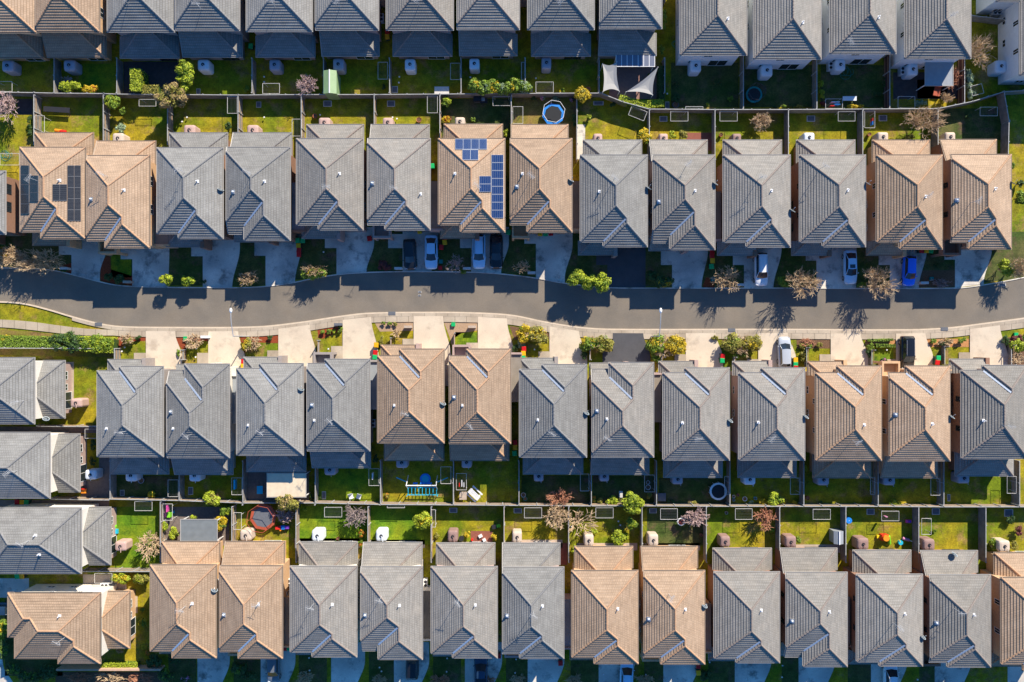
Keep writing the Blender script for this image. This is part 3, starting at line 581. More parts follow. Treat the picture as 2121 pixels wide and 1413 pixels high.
R1 = [(-61, 74, 67, 'A', 't', (-33, 87, 119), None), (77, 205, 65, 'B', 't', (99, 218, 118), None), (223, 360, 65, 'A', 'g', (250, 369, 119), None), (366, 495, 62, 'B', 'g', (380, 500, 117), None),
      (511, 646, 64, 'A', 'g', (531, 651, 117), 'wall_pink'), (655, 783, 61, 'B', 'g', (668, 784, 115), 'wall_pink'), (801, 938, 61, 'A', 'w', (815, 935, 115), 'wall_pink'), (948, 1075, 60, 'B', 'w', (953, 1070, 114), 'wall_pink'),
      (1094, 1230, 60, 'A', 'g', (1102, 1222, 115), None), (1243, 1370, 58, 'B', 'g', (1241, 1358, 114), None), (1410, 1546, 113, 'A', 'w', None, 'wall_white'), (1562, 1700, 121, 'A', 'w', None, 'wall_white'), (1720, 1855, 110, 'A', 'w', None, 'wall_white'), (1875, 2010, 120, 'A', 'w', None, 'wall_white')]
for i, (a0, a1, b0, t, c, rear, wl) in enumerate(R1): make_house(1, i+1, a0, a1, b0, b0-178, b0-190, a0+(45 if t == 'A' else 35), t, c, rear, wall=wl, face='up')
R2 = [(42, 176, 306, 480, 494, 85, 'A', 't', (73, 192, 276), 0, None), (182, 309, 323, 498, 513, 218, 'B', 't', (202, 321, 293), 0, None), (326, 461, 307, 483, 493, 370, 'A', 'g', (352, 470, 276), 0, 'wall_brown'), (471, 600, 306, 483, 497, 506, 'B', 'g', (484, 603, 276), 15, 'wall_brown'),
      (615, 751, 288, 465, 475, 660, 'A', 'w', (636, 752, 259), 0, None), (763, 890, 288, 465, 475, 798, 'B', 'w', (770, 888, 259), 0, None), (909, 1045, 288, 465, 480, 954, 'A', 't', (921, 1040, 258), 0, 'wall_brown'), (1058, 1184, 288, 465, 480, 1092, 'B', 't', (1060, 1176, 259), 0, None),
      (1203, 1340, 322, 500, 510, 1250, 'A', 'g', (1209, 1328, 291), 0, None), (1353, 1480, 322, 501, 516, 1388, 'B', 'w', (1347, 1464, 291), 14, None), (1499, 1636, 322, 501, 511, 1546, 'A', 'w', (1499, 1618, 291), 0, 'wall_brown'), (1657, 1792, 322, 501, 510, 1704, 'A', 'w', (1651, 1770, 291), 0, 'wall_brown'),
      (1816, 1951, 322, 501, 515, 1863, 'A', 't', (1808, 1925, 291), 0, None), (1970, 2094, 321, 501, 515, 2005, 'B', 't', (1948, 2063, 290), 0, 'wall_brown')]
for i, (a0, a1, b0, b1, b2, c0, t, c, rear, ext, wl) in enumerate(R2): make_house(2, i+1, a0, a1, b0, b1, b2, c0, t, c, rear, ext, wl)
R3 = [(202, 337, 945, 769, 760, 248, 'A', 'g', (229, 348, 981), 0, None), (348, 474, 947, 769, 755, 383, 'B', 'g', (363, 481, 982), 15, 'wall_cream'), (491, 627, 942, 764, 754, 538, 'A', 'g', (512, 632, 976), 0, None), (638, 765, 933, 754, 745, 674, 'B', 'g', (648, 766, 968), 0, None),
      (783, 919, 917, 738, 724, 828, 'A', 't', (797, 918, 953), 0, 'wall_pink'), (932, 1057, 918, 738, 724, 967, 'B', 't', (934, 1053, 953), 0, 'wall_pink'), (1077, 1214, 946, 766, 756, 1123, 'A', 'g', (1085, 1206, 981), 0, None), (1227, 1353, 946, 766, 752, 1262, 'B', 'w', (1225, 1343, 982), 15, 'wall_pink'),
      (1374, 1510, 952, 773, 763, 1419, 'A', 'w', (1376, 1495, 988), 0, None), (1531, 1666, 952, 773, 763, 1577, 'A', 'w', (1530, 1648, 988), 0, 'wall_pink'), (1690, 1825, 953, 773, 759, 1734, 'A', 't', (1685, 1803, 989), 0, 'wall_tan'), (1841, 1967, 954, 773, 759, 1876, 'B', 't', (1825, 1941, 989), 0, 'wall_tan'),
      (1992, 2128, 949, 768, 758, 2036, 'A', 'w', (1980, 2098, 985), 0, 'wall_brown')]
for i, (a0, a1, b0, b1, b2, c0, t, c, rear, ext, wl) in enumerate(R3): make_house(3, i+1, a0, a1, b0, b1, b2, c0, t, c, rear, ext, wl, face='up')
R4 = [(312, 447, 1171, 1348, 1362, 357, 'A', 't', (336, 454, 1123), 0, None), (457, 584, 1173, 1349, 1363, 494, 'B', 't', (468, 588, 1123), 0, None), (602, 738, 1174, 1350, 1360, 647, 'A', 'w', (621, 739, 1124), 0, 'wall_cream'), (749, 874, 1175, 1350, 1365, 784, 'B', 'w', (754, 873, 1125), 15, 'wall_cream'),
      (894, 1029, 1175, 1353, 1362, 938, 'A', 'w', (905, 1024, 1126), 0, 'wall_pink'), (1042, 1167, 1176, 1353, 1363, 1077, 'B', 'g', (1042, 1159, 1126), 0, 'wall_pink'), (1185, 1321, 1183, 1361, 1374, 1231, 'A', 't', (1191, 1310, 1133), 0, None), (1334, 1459, 1183, 1361, 1375, 1369, 'B', 't', (1329, 1444, 1133), 0, None),
      (1480, 1614, 1186, 1363, 1372, 1525, 'A', 'w', (1478, 1597, 1137), 0, 'wall_brown'), (1628, 1754, 1187, 1363, 1380, 1664, 'B', 'w', (1617, 1733, 1137), 15, 'wall_brown'), (1775, 1910, 1191, 1370, 1379, 1821, 'A', 'w', (1768, 1886, 1141), 0, 'wall_brown'), (1926, 2051, 1192, 1371, 1381, 1962, 'B', 'w', (1908, 2024, 1142), 0, 'wall_brown'),
      (2074, 2210, 1197, 1375, 1388, 2119, 'A', 't', (2060, 2178, 1146), 0, None)]
for i, (a0, a1, b0, b1, b2, c0, t, c, rear, ext, wl) in enumerate(R4): make_house(4, i+1, a0, a1, b0, b1, b2, c0, t, c, rear, ext, wl)
# left-edge column, street side to the left
make_house(5, 1, 742, 877, 70, -108, -120, 787, 'A', 'g', (748, 865, 133), 0, 'wall_cream', face='left')
make_house(5, 2, 897, 1031, 102, -76, -88, 942, 'A', 'g', (900, 1018, 164), 0, 'wall_cream', face='left')
make_house(5, 3, 1053, 1187, 167, -10, -20, 1098, 'A', 'g', (1052, 1169, 228), 0, 'wall_cream', face='left', rects=[(-30, 1053, 167, 1187), (-70, 1098, 150, 1187)])
make_house(5, 4, 1229, 1363, 207, 31, 17, 1276, 'A', 't', (1226, 1342, 268), 0, 'wall_cream', face='left', rects=[(31, 1229, 207, 1363), (17, 1229, 190, 1319), (121, 1260, 207, 1374)])
# houses cut by the frame at the far edges
make_house(1, 15, 2113, 2250, 155, -20, -32, 2158, 'A', 'w', None, 0, 'wall_white', face='up', label='white-walled house cut by the right edge of photo, top right', z2=5.6)
make_house(1, 16, 2065, 2200, 2, -176, -188, 2110, 'A', 'w', None, 0, 'wall_white', face='up', label='white-walled house in the very top right corner of photo', z2=5.6)
make_house(2, 15, -125, 10, 355, 470, 484, -80, 'A', 'g', None, 0, 'wall_brown', label='brown brick house cut by left edge above the street')

def hs(row, idx): return next(h for h in HOUSES if h.row == row and h.idx == idx)
def inv(h, X, Y):
    if h.face == 'down': return X, -Y
    if h.face == 'up': return X, Y
    return -Y, -X
def on_roof(h, px, py):
    z = 6.0
    for _ in range(8):
        X, Y, _z = P(px, py, z); u, v = inv(h, X, Y); z = max(Z1, h.rh(u, v))
    return (X, Y, z)
def find_house(px, py):
    for h in HOUSES:
        X, Y, z = P(px, py, 6.2); u, v = inv(h, X, Y)
        if h.U0-.2 <= u <= h.U1+.2 and h.V0-.2 <= v <= h.V2+.2: return h
def loc(h, p): l = h.root.location; return (p[0]-l.x, p[1]-l.y, p[2])
# flues, tube skylights, dishes, aerials, solar panels: bolted on, so parts
fb = MB(); fb.box(-.2, -.2, 0, .2, .2, .05); fb.tube((0, 0, 0), (0, 0, .55), .07, n=8); flue = fb.build('flue', 'white_paint'); fl_me = flue.data; bpy.data.objects.remove(flue)
db = MB(); db.box(-.27, -.27, 0, .27, .27, .08); sk0 = db.build('skylight', 'alu').data; bpy.data.objects.remove(bpy.data.objects['skylight'])
db = MB(); db.loft([[(.16*c*math.cos(t*math.pi/6), .16*c*math.sin(t*math.pi/6), z) for t in range(12)] for c, z in ((1.1, .1), (1.05, .2), (.8, .3), (.4, .36))]); sk1 = db.build('dome', 'skylight_dome', smooth=True).data; bpy.data.objects.remove(bpy.data.objects['dome'])
def flue_at(px, py):
    h = find_house(px, py)
    if not h: return
    p = on_roof(h, px, py); place_mesh('flue', fl_me, h.root, loc(h, (p[0], p[1], p[2]+.03)))
for q in [(124, 374), (257, 394), (409, 376), (548, 376), (703, 360), (871, 402), (943, 360), (1083, 360), (1242, 397), (1439, 395), (1597, 395), (1755, 394), (1916, 407), (2060, 391), (222, 888), (360, 888), (1115, 870), (1258, 868), (1414, 876), (1571, 875), (1789, 880), (1930, 878), (2037, 871), (818, 840), (959, 840), (652, 871), (398, 1250), (535, 1251), (688, 1252), (827, 1254), (984, 1253), (1123, 1255), (1279, 1261), (1419, 1262), (1576, 1264), (1717, 1267), (1873, 1271), (2016, 1273), (124, 1276), (74, 1109), (82, 1148), (1507, 39), (1662, 47), (1819, 36), (515, 881)]: flue_at(*q)
for px, py in [(190, 413), (484, 398), (772, 380), (1071, 387), (1365, 418), (1982, 415), (355, 853), (647, 839), (941, 823), (1237, 851), (1855, 859), (465, 1273), (757, 1274), (1051, 1275), (1344, 1282), (1641, 1286), (1940, 1290)]:
    h = find_house(px, py)
    if h:
        p = on_roof(h, px, py); o = place_mesh('skylight', sk0, h.root, loc(h, (p[0], p[1], p[2]+.04))); o.rotation_euler = (0, -math.atan(T), 0); place_mesh('dome', sk1, o, (0, 0, 0))
# satellite dish
d_ = MB(); rings = []
for j in range(5):
    r = .42*j/4+.01; rings.append([(r*math.cos(t*math.pi/8), 1.08*r*math.sin(t*math.pi/8), .35*r*r) for t in range(16)])
d_.loft(rings, cap=False); rings2 = [[(x, y, z-.02) for x, y, z in r] for r in rings]; d_.loft(rings2, cap=True)
dish_me = d_.build('dish', 'dish_grey', smooth=True).data; bpy.data.objects.remove(bpy.data.objects['dish'])
a_ = MB(); a_.tube((0, 0, -.7), (0, 0, 0), .03); a_.tube((0, 0, 0), (.18, .34, .45), .02); a_.tube((.15, .3, .42), (.2, .38, .5), .05); arm_me = a_.build('x', 'alu').data; bpy.data.objects.remove(bpy.data.objects['x'])
for px, py in [(457, 393), (1182, 374), (1343, 390), (1481, 381), (1641, 437), (1798, 381), (2099, 380), (623, 806), (917, 836), (1214, 856), (1512, 872), (1669, 864), (1971, 864), (444, 1222), (1459, 1255), (1911, 1320), (95, 868), (1977, 1149)]:
    h = min(HOUSES, key=lambda h: min(abs(h.root.location.x*PPM+CX-px), 75)+abs((-h.root.location.y*PPM+CY)-py)*.5+ (40 if h.root.location.x*PPM+CX > px+20 else 0)) if px > 100 else hs(5, 1)
    if px == 1977: h = hs(4, 12)
    z = 5.75 if px not in (1977, 95) else 3.4
    p = P(px, py, z); o = place_mesh('satellite_dish', dish_me, h.root, loc(h, p)); o.rotation_euler = Vector((.45, .78, .38)).to_track_quat('Z', 'Y').to_euler()
    place_mesh('arm', arm_me, h.root, loc(h, p))
# tv aerial
t_ = MB(); t_.tube((0, 0, -.2), (0, 0, 2.2), .025); t_.tube((-.55, 0, 2.1), (.55, 0, 2.1), .02)
for k in range(7): t_.tube((-.5+k*.16, -.38+k*.03, 2.12), (-.5+k*.16, .38-k*.03, 2.12), .012, n=4)
t_.tube((0, 0, 1.5), (.45, -.2, 1.7), .015, n=4)
aer_me = t_.build('x', 'aerial').data; bpy.data.objects.remove(bpy.data.objects['x'])
for px, py in [(79, 375), (224, 366), (383, 358), (522, 362), (683, 392), (820, 395), (990, 390), (1100, 370), (1270, 375), (1420, 345), (1570, 372), (1698, 350), (1910, 410), (2010, 420), (262, 893), (397, 900), (548, 893), (690, 870), (843, 855), (975, 880), (1142, 895), (1255, 905), (1440, 905), (1590, 905), (1765, 912), (2075, 880), (385, 1255), (540, 1245), (650, 1250), (790, 1235), (950, 1240), (1105, 1265), (1385, 1230), (1850, 1290), (1975, 1260), (50, 830), (35, 975), (60, 1120), (135, 1320), (266, 8), (418, 20), (570, 15), (705, 15), (868, 12), (1160, 15), (1300, 12), (1750, 98), (1958, 42)]:
    h = find_house(px, py)
    if h:
        p = on_roof(h, px, py); place_mesh('tv_aerial', aer_me, h.root, loc(h, p), random.uniform(-1, 1))
def panel(h, x0, y0, x1, y1, m):
    cs = [Vector(on_roof(h, *c)) for c in ((x0, y1), (x1, y1), (x1, y0), (x0, y0))]
    n = (cs[1]-cs[0]).cross(cs[3]-cs[0]).normalized(); cen = sum(cs, Vector())/4; base = cen+n*.09
    b = MB(); f = MB(); ins = [base+(c-cen)*.93 for c in cs]; out = [base+(c-cen)*.99 for c in cs]
    b.face([p+n*.045 for p in ins])
    for k in range(4):
        a, c = k, (k+1) % 4
        f.face([out[a]+n*.05, out[c]+n*.05, ins[c]+n*.05, ins[a]+n*.05]); f.face([out[a]-n*.04, out[c]-n*.04, out[c]+n*.05, out[a]+n*.05])
    # cell lines
    nx, ny = (6, 8)
    for i in range(1, nx):
        t = i/nx; a = ins[0].lerp(ins[1], t)+n*.052; c = ins[3].lerp(ins[2], t)+n*.052; s = (ins[1]-ins[0]).normalized()*.006; f.face([a-s, a+s, c+s, c-s])
    if m == 'solar_black':
        for i in range(1, ny):
            t = i/ny; a = ins[0].lerp(ins[3], t)+n*.054; c = ins[1].lerp(ins[2], t)+n*.054; s = (ins[3]-ins[0]).normalized()*.008; f.face([a-s, c-s, c+s, a+s])
    o = b.build('solar_panel', m, h.root, world=True); q = f.build('panel_frame', 'alu' if m == 'solar_blue' else 'cover_grey', o); q.data.transform(Matrix.Translation(-h.root.location))
h7 = hs(2, 7)
for k in range(4): panel(h7, 943+k*16.5, 289, 959.3+k*16.5, 311, 'solar_blue')
for k in range(2): panel(h7, 958+k*16.5, 311.3, 974.3+k*16.5, 333, 'solar_blue')
for k in range(8): panel(h7, 1017, 321+k*16.4, 1042, 337.2+k*16.4, 'solar_blue')
for k in range(2): panel(h7, 992, 365+k*16.6, 1016.5, 381.4+k*16.6, 'solar_blue')
h1 = hs(2, 1)
for k in range(5): panel(h1, 140, 343+k*23, 153.5, 365.7+k*23, 'solar_black'); panel(h1, 154, 343+k*23, 167.5, 365.7+k*23, 'solar_black')
for k in range(2): panel(h1, 109+k*15, 382, 123.7+k*15, 416, 'solar_black')
for k in range(5): panel(h1, 45, 343+k*20, 62, 362.7+k*20, 'solar_black')
for k in range(3): panel(h1, 64, 364+k*17.8, 81, 381.5+k*17.8, 'solar_black')
# ------------------------------------------------------------------ where is it? words for labels
def near(px, py):
    X, Y, _ = P(px, py)
    best = None
    for h in HOUSES:
        l = h.root.location; dx = max(0, abs(X-l.x)-4.6); dy = max(0, abs(Y-l.y)-6.2)
        if h.row == 5: dx = max(0, abs(X-l.x)-6.5); dy = max(0, abs(Y-l.y)-4.6)
        d = dx*1.6+dy
        if best is None or d < best[0]: best = (d, h)
    h = best[1]; l = h.root.location; u, v = inv(h, X, Y); lu, lv = inv(h, l.x, l.y)
    w_ = 'behind' if v < lv-5.6 else 'before' if v > lv+5 else 'beside'
    if h.row == 2 and h.idx == 15: return 'near house at left edge above street'
    if h.row == 1 and h.idx > 14: return 'near white house at top right corner'
    return f"{w_} {ORD[h.idx-1]} house of {ROWN[h.row]}"
# ------------------------------------------------------------------ fences
post_b = MB(); post_b.box(-.05, -.05, 0, .05, .05, 1.86); post_me = post_b.build('x', 'fence_cap').data; bpy.data.objects.remove(bpy.data.objects['x'])
def fence(x0, y0, x1, y1, label=None, m='paling', ht=1.8, zt=None, cat='fence', cap=True):
    a = Vector(P(x0, y0, ht)[:2]); b = Vector(P(x1, y1, ht)[:2]); L = (b-a).length; rz = math.atan2((b-a).y, (b-a).x)
    lab = label or f"grey timber paling fence {near((x0+x1)/2, (y0+y1)/2)}"
    t = thing('fence', lab, 'fence', (a.x, a.y, 0), rz, 'yard fences')
    f = MB(); f.box(0, -.025, .03, L, .025, ht); f.build('paling_panel', m, t)
    if cap: c = MB(); c.box(-.05, -.045, ht, L+.05, .045, ht+.035); c.build('top_rail', 'fence_cap', t)
    r = MB(); r.box(0, .026, .4, L, .07, .48); r.box(0, .026, 1.3, L, .07, 1.38); r.build('rail', 'timber', t)
    n = max(1, round(L/2.4))
    for i in range(n+1): place_mesh('post', post_me, t, (L*i/n, .09, 0))
    return t
back12 = [(-60, 190), (70, 192), (112, 193), (214, 194), (242, 195), (347, 196), (493, 197), (624, 196), (775, 196), (911, 195), (1059, 194), (1195, 193), (1245, 193), (1290, 211), (1345, 226), (1481, 227), (1633, 227), (1787, 226), (1943, 225), (2015, 210), (2080, 190), (2160, 185)]
for i, (a, b) in enumerate(zip(back12, back12[1:])): fence(a[0], a[1], b[0], b[1], f"grey paling back fence panel run {near((a[0]+b[0])/2, a[1]+12)}")
for x in [70, 214, 347, 493, 624, 775, 911, 1059, 1195]: fence(x, 197, x, 300 if x < 1195 else 330)
for x in [1345, 1481, 1633, 1787, 1943]: fence(x, 228, x, 330)
fence(2080, 191, 2090, 250, 'tall paling fence turning down at the far right above street'); fence(2090, 252, 2088, 335, 'paling fence beside fourteenth house of row above street')
for x in [112, 242, 522, 670, 807, 955, 1088, 1241, 1377]: fence(x, 192, x, 120)
for x in [1540, 1692]: fence(x, 225, x, 110)
for x in [1843, 1998]: fence(x, 224 if x < 1900 else 212, x, 110, m='paling_dark', label=f"dark red-brown fence {near(x, 170)}")
fence(2012, 32, 2105, 43, 'short grey fence at the top right between white houses')
back34 = [(228, 1034), (371, 1037), (503, 1042), (653, 1042), (788, 1045), (939, 1046), (1075, 1047), (1225, 1048), (1360, 1048), (1512, 1049), (1665, 1049), (1819, 1049), (1955, 1050), (2112, 1050), (2180, 1050)]
for a, b in zip(back34, back34[1:]): fence(a[0], a[1], b[0], b[1], f"grey paling back fence {near((a[0]+b[0])/2, a[1]-8)}")
for x in [228, 371, 503, 653, 788, 939, 1075, 1225, 1360, 1512, 1665, 1819, 1955, 2112]: fence(x, 1033 if x < 300 else 1036 if x < 400 else 1046, x, 955)
for x in [332, 480, 613, 762, 893, 1044, 1178, 1330, 1463, 1615, 1752, 1903, 2042]: fence(x, 1040 if x < 400 else 1050, x, 1165)
fence(76, 883, 200, 884, 'pale fence between first and second houses of left column'); fence(105, 1034, 226, 1036, 'pinkish fence between second and third houses of left column')
fence(170, 1184, 312, 1184, 'grey slatted fence between third and fourth houses of left column'); fence(-30, 721, 205, 722, 'fence behind the long hedge at left', cap=True)
fence(237, 722, 237, 748, 'short end fence beside first house below street'); fence(332, 1180, 332, 1235, 'fence between left column and bottom row at fourth left house')
# low dark dividers in the front yards south of the street
for x, y0, y1 in [(379, 725, 745), (659, 705, 742), (809, 700, 718), (941, 690, 724), (1222, 715, 745), (1370, 735, 750), (1521, 740, 760), (1671, 720, 760), (1806, 725, 755), (1957, 718, 755), (2095, 715, 755)]:
    fence(x, y0, x, y1, f"low dark divider fence {near(x+4, y0)}", m='paling', ht=.9)
# the rendered brick wall south of the fourth house of the left column
bw = MB(); a = P(116, 1388, 1.5); b = P(332, 1388, 1.5); bw.box(a[0], a[1]-.12, 0, b[0], a[1]+.12, 1.5)
tag(bw.build('garden_wall', 'brick_wall'), 'low pinkish brick garden wall below the bottom left tan house', 'wall')
# ------------------------------------------------------------------ plants
def leaf_mesh(name, m, rx, ry, hz, n, sz, parent, zc=None, seedd=0, lump=.45):
    rnd = random.Random(seedd); b = MB(); zc = hz*.55 if zc is None else zc
    nc = int(rx*ry*6)+8; cl = []
    for _ in range(nc):
        a = rnd.random()*6.283; rr = math.sqrt(rnd.random())*.8; ph = rnd.random()
        cl.append((rx*rr*math.cos(a), ry*rr*math.sin(a), zc+(hz-zc)*(.2+.6*math.sqrt(max(0, 1-rr*rr))*ph), rnd.uniform(.6, 1.2)))
    lr = lump*min(1.2, (rx*ry)**.5)
    for _ in range(n):
        cx, cy, cz, s = cl[rnd.randrange(nc)]
        v = Vector((rnd.gauss(0, 1), rnd.gauss(0, 1), rnd.gauss(0, .8)+.25)).normalized(); r = lr*s*rnd.uniform(.6, 1.05)
        p = Vector((cx, cy, cz))+Vector((v.x*r, v.y*r, v.z*r*.8)); p.z = max(.05, p.z)
        nn = (v+Vector((rnd.uniform(-.7, .7), rnd.uniform(-.7, .7), rnd.uniform(-.2, .9)))).normalized()
        t1 = nn.orthogonal().normalized(); t1.rotate(Matrix.Rotation(rnd.random()*6.28, 3, nn)); t2 = nn.cross(t1); k = sz*rnd.uniform(.6, 1.3)
        b.face([p-t1*k-t2*k*.15, p-t2*k*.5, p+t1*k+t2*k*.1, p+t2*k*.5])
    return b.build(name, m, parent)
def branches(b, base, height, rad, rnd, depth=4, n0=6, tr=.07, up=.9):
    def grow(p, d, L, r, dep):
        q = p+d*L; mid = p+d*L*.5+Vector((rnd.gauss(0, .06), rnd.gauss(0, .06), 0))*L
        b.tube(p, mid, r, r*.8, n=4 if dep < 3 else 5, cap=False); b.tube(mid, q, r*.8, r*.55, n=4 if dep < 3 else 5, cap=(dep == 0))
        if dep == 0: return
        for _ in range(rnd.choice([3, 3, 4]) if dep > 1 else 3):
            nd = (d+Vector((rnd.gauss(0, .55), rnd.gauss(0, .55), rnd.gauss(.08, .3)))).normalized()
            grow(q if rnd.random() < .6 else mid, nd, L*rnd.uniform(.6, .85), max(.034, r*.62), dep-1)
    for k in range(n0):
        a = 6.283*k/n0+rnd.uniform(-.4, .4); d = Vector((math.cos(a)*rad/height, math.sin(a)*rad/height, up)).normalized()
        grow(Vector(base)+Vector((0, 0, rnd.uniform(0, .3))), d, math.hypot(height, rad)*.34*rnd.uniform(.8, 1.1), tr*rnd.uniform(.6, 1), depth-1)
PK = {'lime': ('leaf_lime', 'bright lime-green', 'shrub'), 'green': ('leaf_green', 'mid-green', 'shrub'), 'dark': ('leaf_dark', 'dark green', 'shrub'), 'yellow': ('leaf_yellow', 'golden-yellow', 'shrub'), 'olive': ('leaf_olive', 'olive-green', 'shrub'), 'tan': ('leaf_tan', 'tan-leaved', 'tree'),
      'orange': ('leaf_orange', 'orange-leaved', 'shrub'), 'bronze': ('leaf_bronze', 'bronze-red', 'shrub'), 'grey': ('leaf_grey', 'grey-green', 'shrub')}
def plant(px, py, rx, ry, h, kind, extra=None):
    p = P(px, py, h*.6); f_ = 1.18 if 680 < py < 745 else 1.0; rx, ry = rx*f_/PPM, ry*f_/PPM; s = int(px*13+py*7)
    m, word, nm = PK[kind]; tree = h > 2.4
    t = thing('tree' if tree else 'shrub', f"{word} {'tree' if tree else 'shrub'} {near(px, py)}", 'tree' if tree else 'shrub', (p[0], p[1], 0), 0, 'garden shrubs and trees')
    n = int(min(4500, 300+rx*ry*1000)); leaf_mesh('crown', m, rx*.92, ry*.92, h, n, .15 if rx*ry > .5 else .10, t, seedd=s)
    if extra: leaf_mesh('blossom' if extra in ('leaf_yellow', 'leaf_orange', 'petal_pink') else 'inner_leaves', extra, rx*.8, ry*.8, h*1.04, n//4, .12, t, seedd=s+5)
    rnd = random.Random(s); b = MB(); branches(b, (0, 0, 0), h*.8, min(rx, ry)*.6, rnd, 2, 5, .06 if h > 1.5 else .03); b.build('trunk' if tree else 'stem', 'bark', t)
    return t
def bare(px, py, rx, ry, h, kind, n0=7, depth=4):
    p = P(px, py, h*.6); m = 'twig_'+kind; rnd = random.Random(int(px*3+py)); w_ = dict(tan='pale brown', pink='pinkish', red='reddish', grey='grey')[kind]
    t = thing('bare_tree', f"leafless {w_} twiggy tree {near(px, py)}", 'tree', (p[0], p[1], 0), 0, 'leafless trees and shrubs')
    b = MB(); b.tube((0, 0, 0), (0, 0, h*.2), .09, .07, n=7); b.build('trunk', 'bark', t)
    c = MB(); branches(c, (0, 0, h*.12), h*.85, rx/PPM*.95, rnd, depth, n0+6, .05, .75); o = c.build('branches', m, t)
    sx = max(abs(v.co.x) for v in o.data.vertices); sy = max(abs(v.co.y) for v in o.data.vertices); sz = max(v.co.z for v in o.data.vertices)
    o.data.transform(Matrix.Diagonal((rx/PPM*1.28/sx, ry/PPM*1.28/sy, h/sz, 1)))
    return t
def hedge(pts, wd, h, kind, label, z0=0):
    m = PK[kind][0]; c = [P(x, y, h*.8) for x, y in pts]; o0 = c[0]
    t = thing('hedge', label, 'hedge', (o0[0], o0[1], 0)); b = MB(); rnd = random.Random(int(pts[0][0])); core = MB()
    for a, d in zip(c, c[1:]):
        a, d = Vector((a[0]-o0[0], a[1]-o0[1], 0)), Vector((d[0]-o0[0], d[1]-o0[1], 0)); L = (d-a).length; e = (d-a)/L; s = Vector((-e.y, e.x, 0)); w2 = wd/PPM/2
        q = [a-s*w2*.8, d-s*w2*.8, d+s*w2*.8, a+s*w2*.8]; core.prism([(v.x, v.y) for v in q], 0, h*.88)
        for _ in range(int(L*wd/PPM*150+L*h*90)):
            u = rnd.uniform(-.1, L+.1)
            if rnd.random() < .65: p = a+e*u+s*rnd.uniform(-w2, w2)+Vector((0, 0, h+rnd.gauss(0, .05))); nn = Vector((rnd.gauss(0, .5), rnd.gauss(0, .5), 1))
            else: sg = rnd.choice((-1, 1)); p = a+e*u+s*sg*w2*rnd.uniform(.9, 1.08)+Vector((0, 0, rnd.uniform(.1, h))); nn = s*sg+Vector((rnd.gauss(0, .5), rnd.gauss(0, .5), rnd.gauss(.3, .4)))
            nn.normalize(); t1 = nn.orthogonal().normalized(); t1.rotate(Matrix.Rotation(rnd.random()*6.28, 3, nn)); t2 = nn.cross(t1); k = .09*rnd.uniform(.6, 1.4)
            b.face([p-t1*k, p-t2*k*.6, p+t1*k, p+t2*k*.6])
    core.build('stems', 'leaf_dark', t); b.build('foliage', m, t); return t
